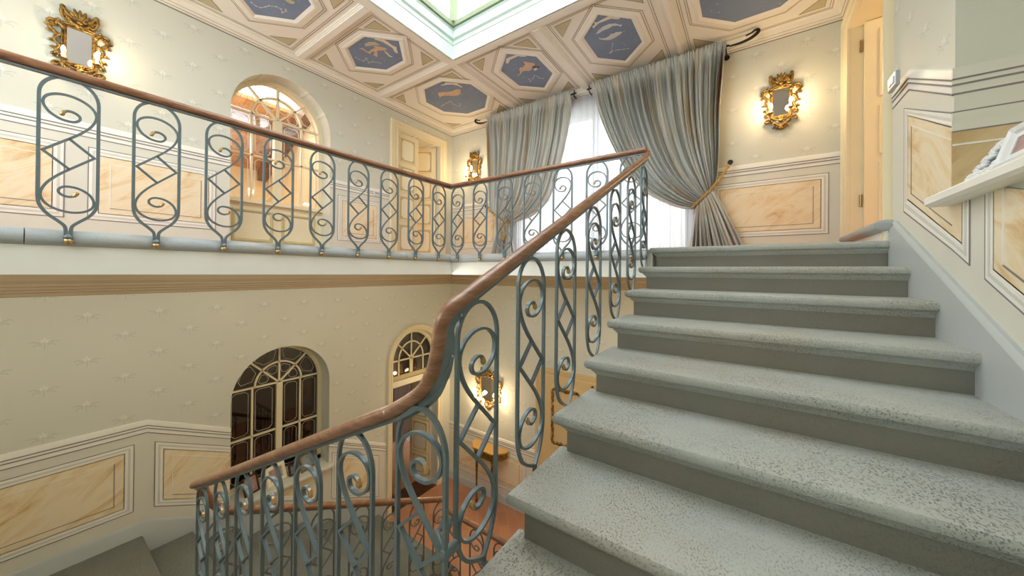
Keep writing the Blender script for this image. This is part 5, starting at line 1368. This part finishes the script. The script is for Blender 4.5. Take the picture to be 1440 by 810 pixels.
# unseen fill light added for the lower hall, no fixture
lamp('lower_hall_fill', (-.3, 3.8, -1.5), 26, (1, .78, .52), .12)
for y_ in (-.2, 1.3, 2.8): lamp('gallery_soffit_fill', (-3.25, y_, -.12), 11, (1, .90, .76), .10)  # fixtureless fill lights added along the underside of the gallery
W = bpy.data.worlds.new('sky'); bpy.context.scene.world = W; W.use_nodes = True
bg = W.node_tree.nodes['Background']; bg.inputs[0].default_value = (.90, .96, 1.0, 1); bg.inputs[1].default_value = 6.6
def portal(name, loc, rot, sx, sy):
    L = bpy.data.lights.new(name, 'AREA'); L.shape = 'RECTANGLE'; L.size = sx; L.size_y = sy; L.cycles.is_portal = True
    o = bpy.data.objects.new(name, L); C.objects.link(o); o.location = (loc[0], loc[1], loc[2] + ZS); o.rotation_euler = rot
portal('skylight_portal', ((SX0 + SX1) / 2, (SY0 + SY1) / 2, zl1 + .05), (0, 0, 0), SX1 - SX0, SY1 - SY0)
portal('window_portal', ((BWIN[0] + BWIN[1]) / 2, YB + TW, 1.3), (-PI / 2, 0, 0), BWIN[1] - BWIN[0], BWIN[3] - BWIN[2])

portal('fill_window_portal', ((FW[0] + FW[1]) / 2, YF - .32, (FW[2] + FW[3]) / 2), (PI / 2, 0, 0), FW[1] - FW[0], FW[3] - FW[2])

# ------------------------------------------------------------------ camera
f, yaw, cy, pt, ro = 484.5, .6079, 380.73, .0044, .0092
F0 = Vector((-math.sin(yaw), math.cos(yaw), 0)); R0 = Vector((math.cos(yaw), math.sin(yaw), 0)); U0 = Vector((0, 0, 1))
Fv = F0 * math.cos(pt) + U0 * math.sin(pt); Uv = U0 * math.cos(pt) - F0 * math.sin(pt)
Rv = R0 * math.cos(ro) + Uv * math.sin(ro); Uv = Uv * math.cos(ro) - R0 * math.sin(ro)
cam = bpy.data.cameras.new('camera'); co = bpy.data.objects.new('camera', cam); C.objects.link(co)
cam.sensor_width = 36; cam.lens = 36 * f / 1440; cam.shift_y = -(405 - cy) / 1440; cam.clip_start = .02
m3 = Matrix((Rv, Uv, -Fv)).transposed(); co.matrix_world = Matrix.Translation((0, 0, ZS)) @ m3.to_4x4()
S = bpy.context.scene; S.camera = co
S.view_settings.view_transform = 'Standard'; S.view_settings.look = 'None'; S.view_settings.exposure = 0.13; S.view_settings.gamma = 1; S.view_settings.use_curve_mapping = False
S.cycles.max_bounces = 10; S.cycles.diffuse_bounces = 6; S.cycles.glossy_bounces = 4; S.cycles.transparent_max_bounces = 12; S.cycles.transmission_bounces = 6
S.cycles.sample_clamp_indirect = 6; S.cycles.use_denoising = True; S.cycles.caustics_reflective = False; S.cycles.caustics_refractive = False
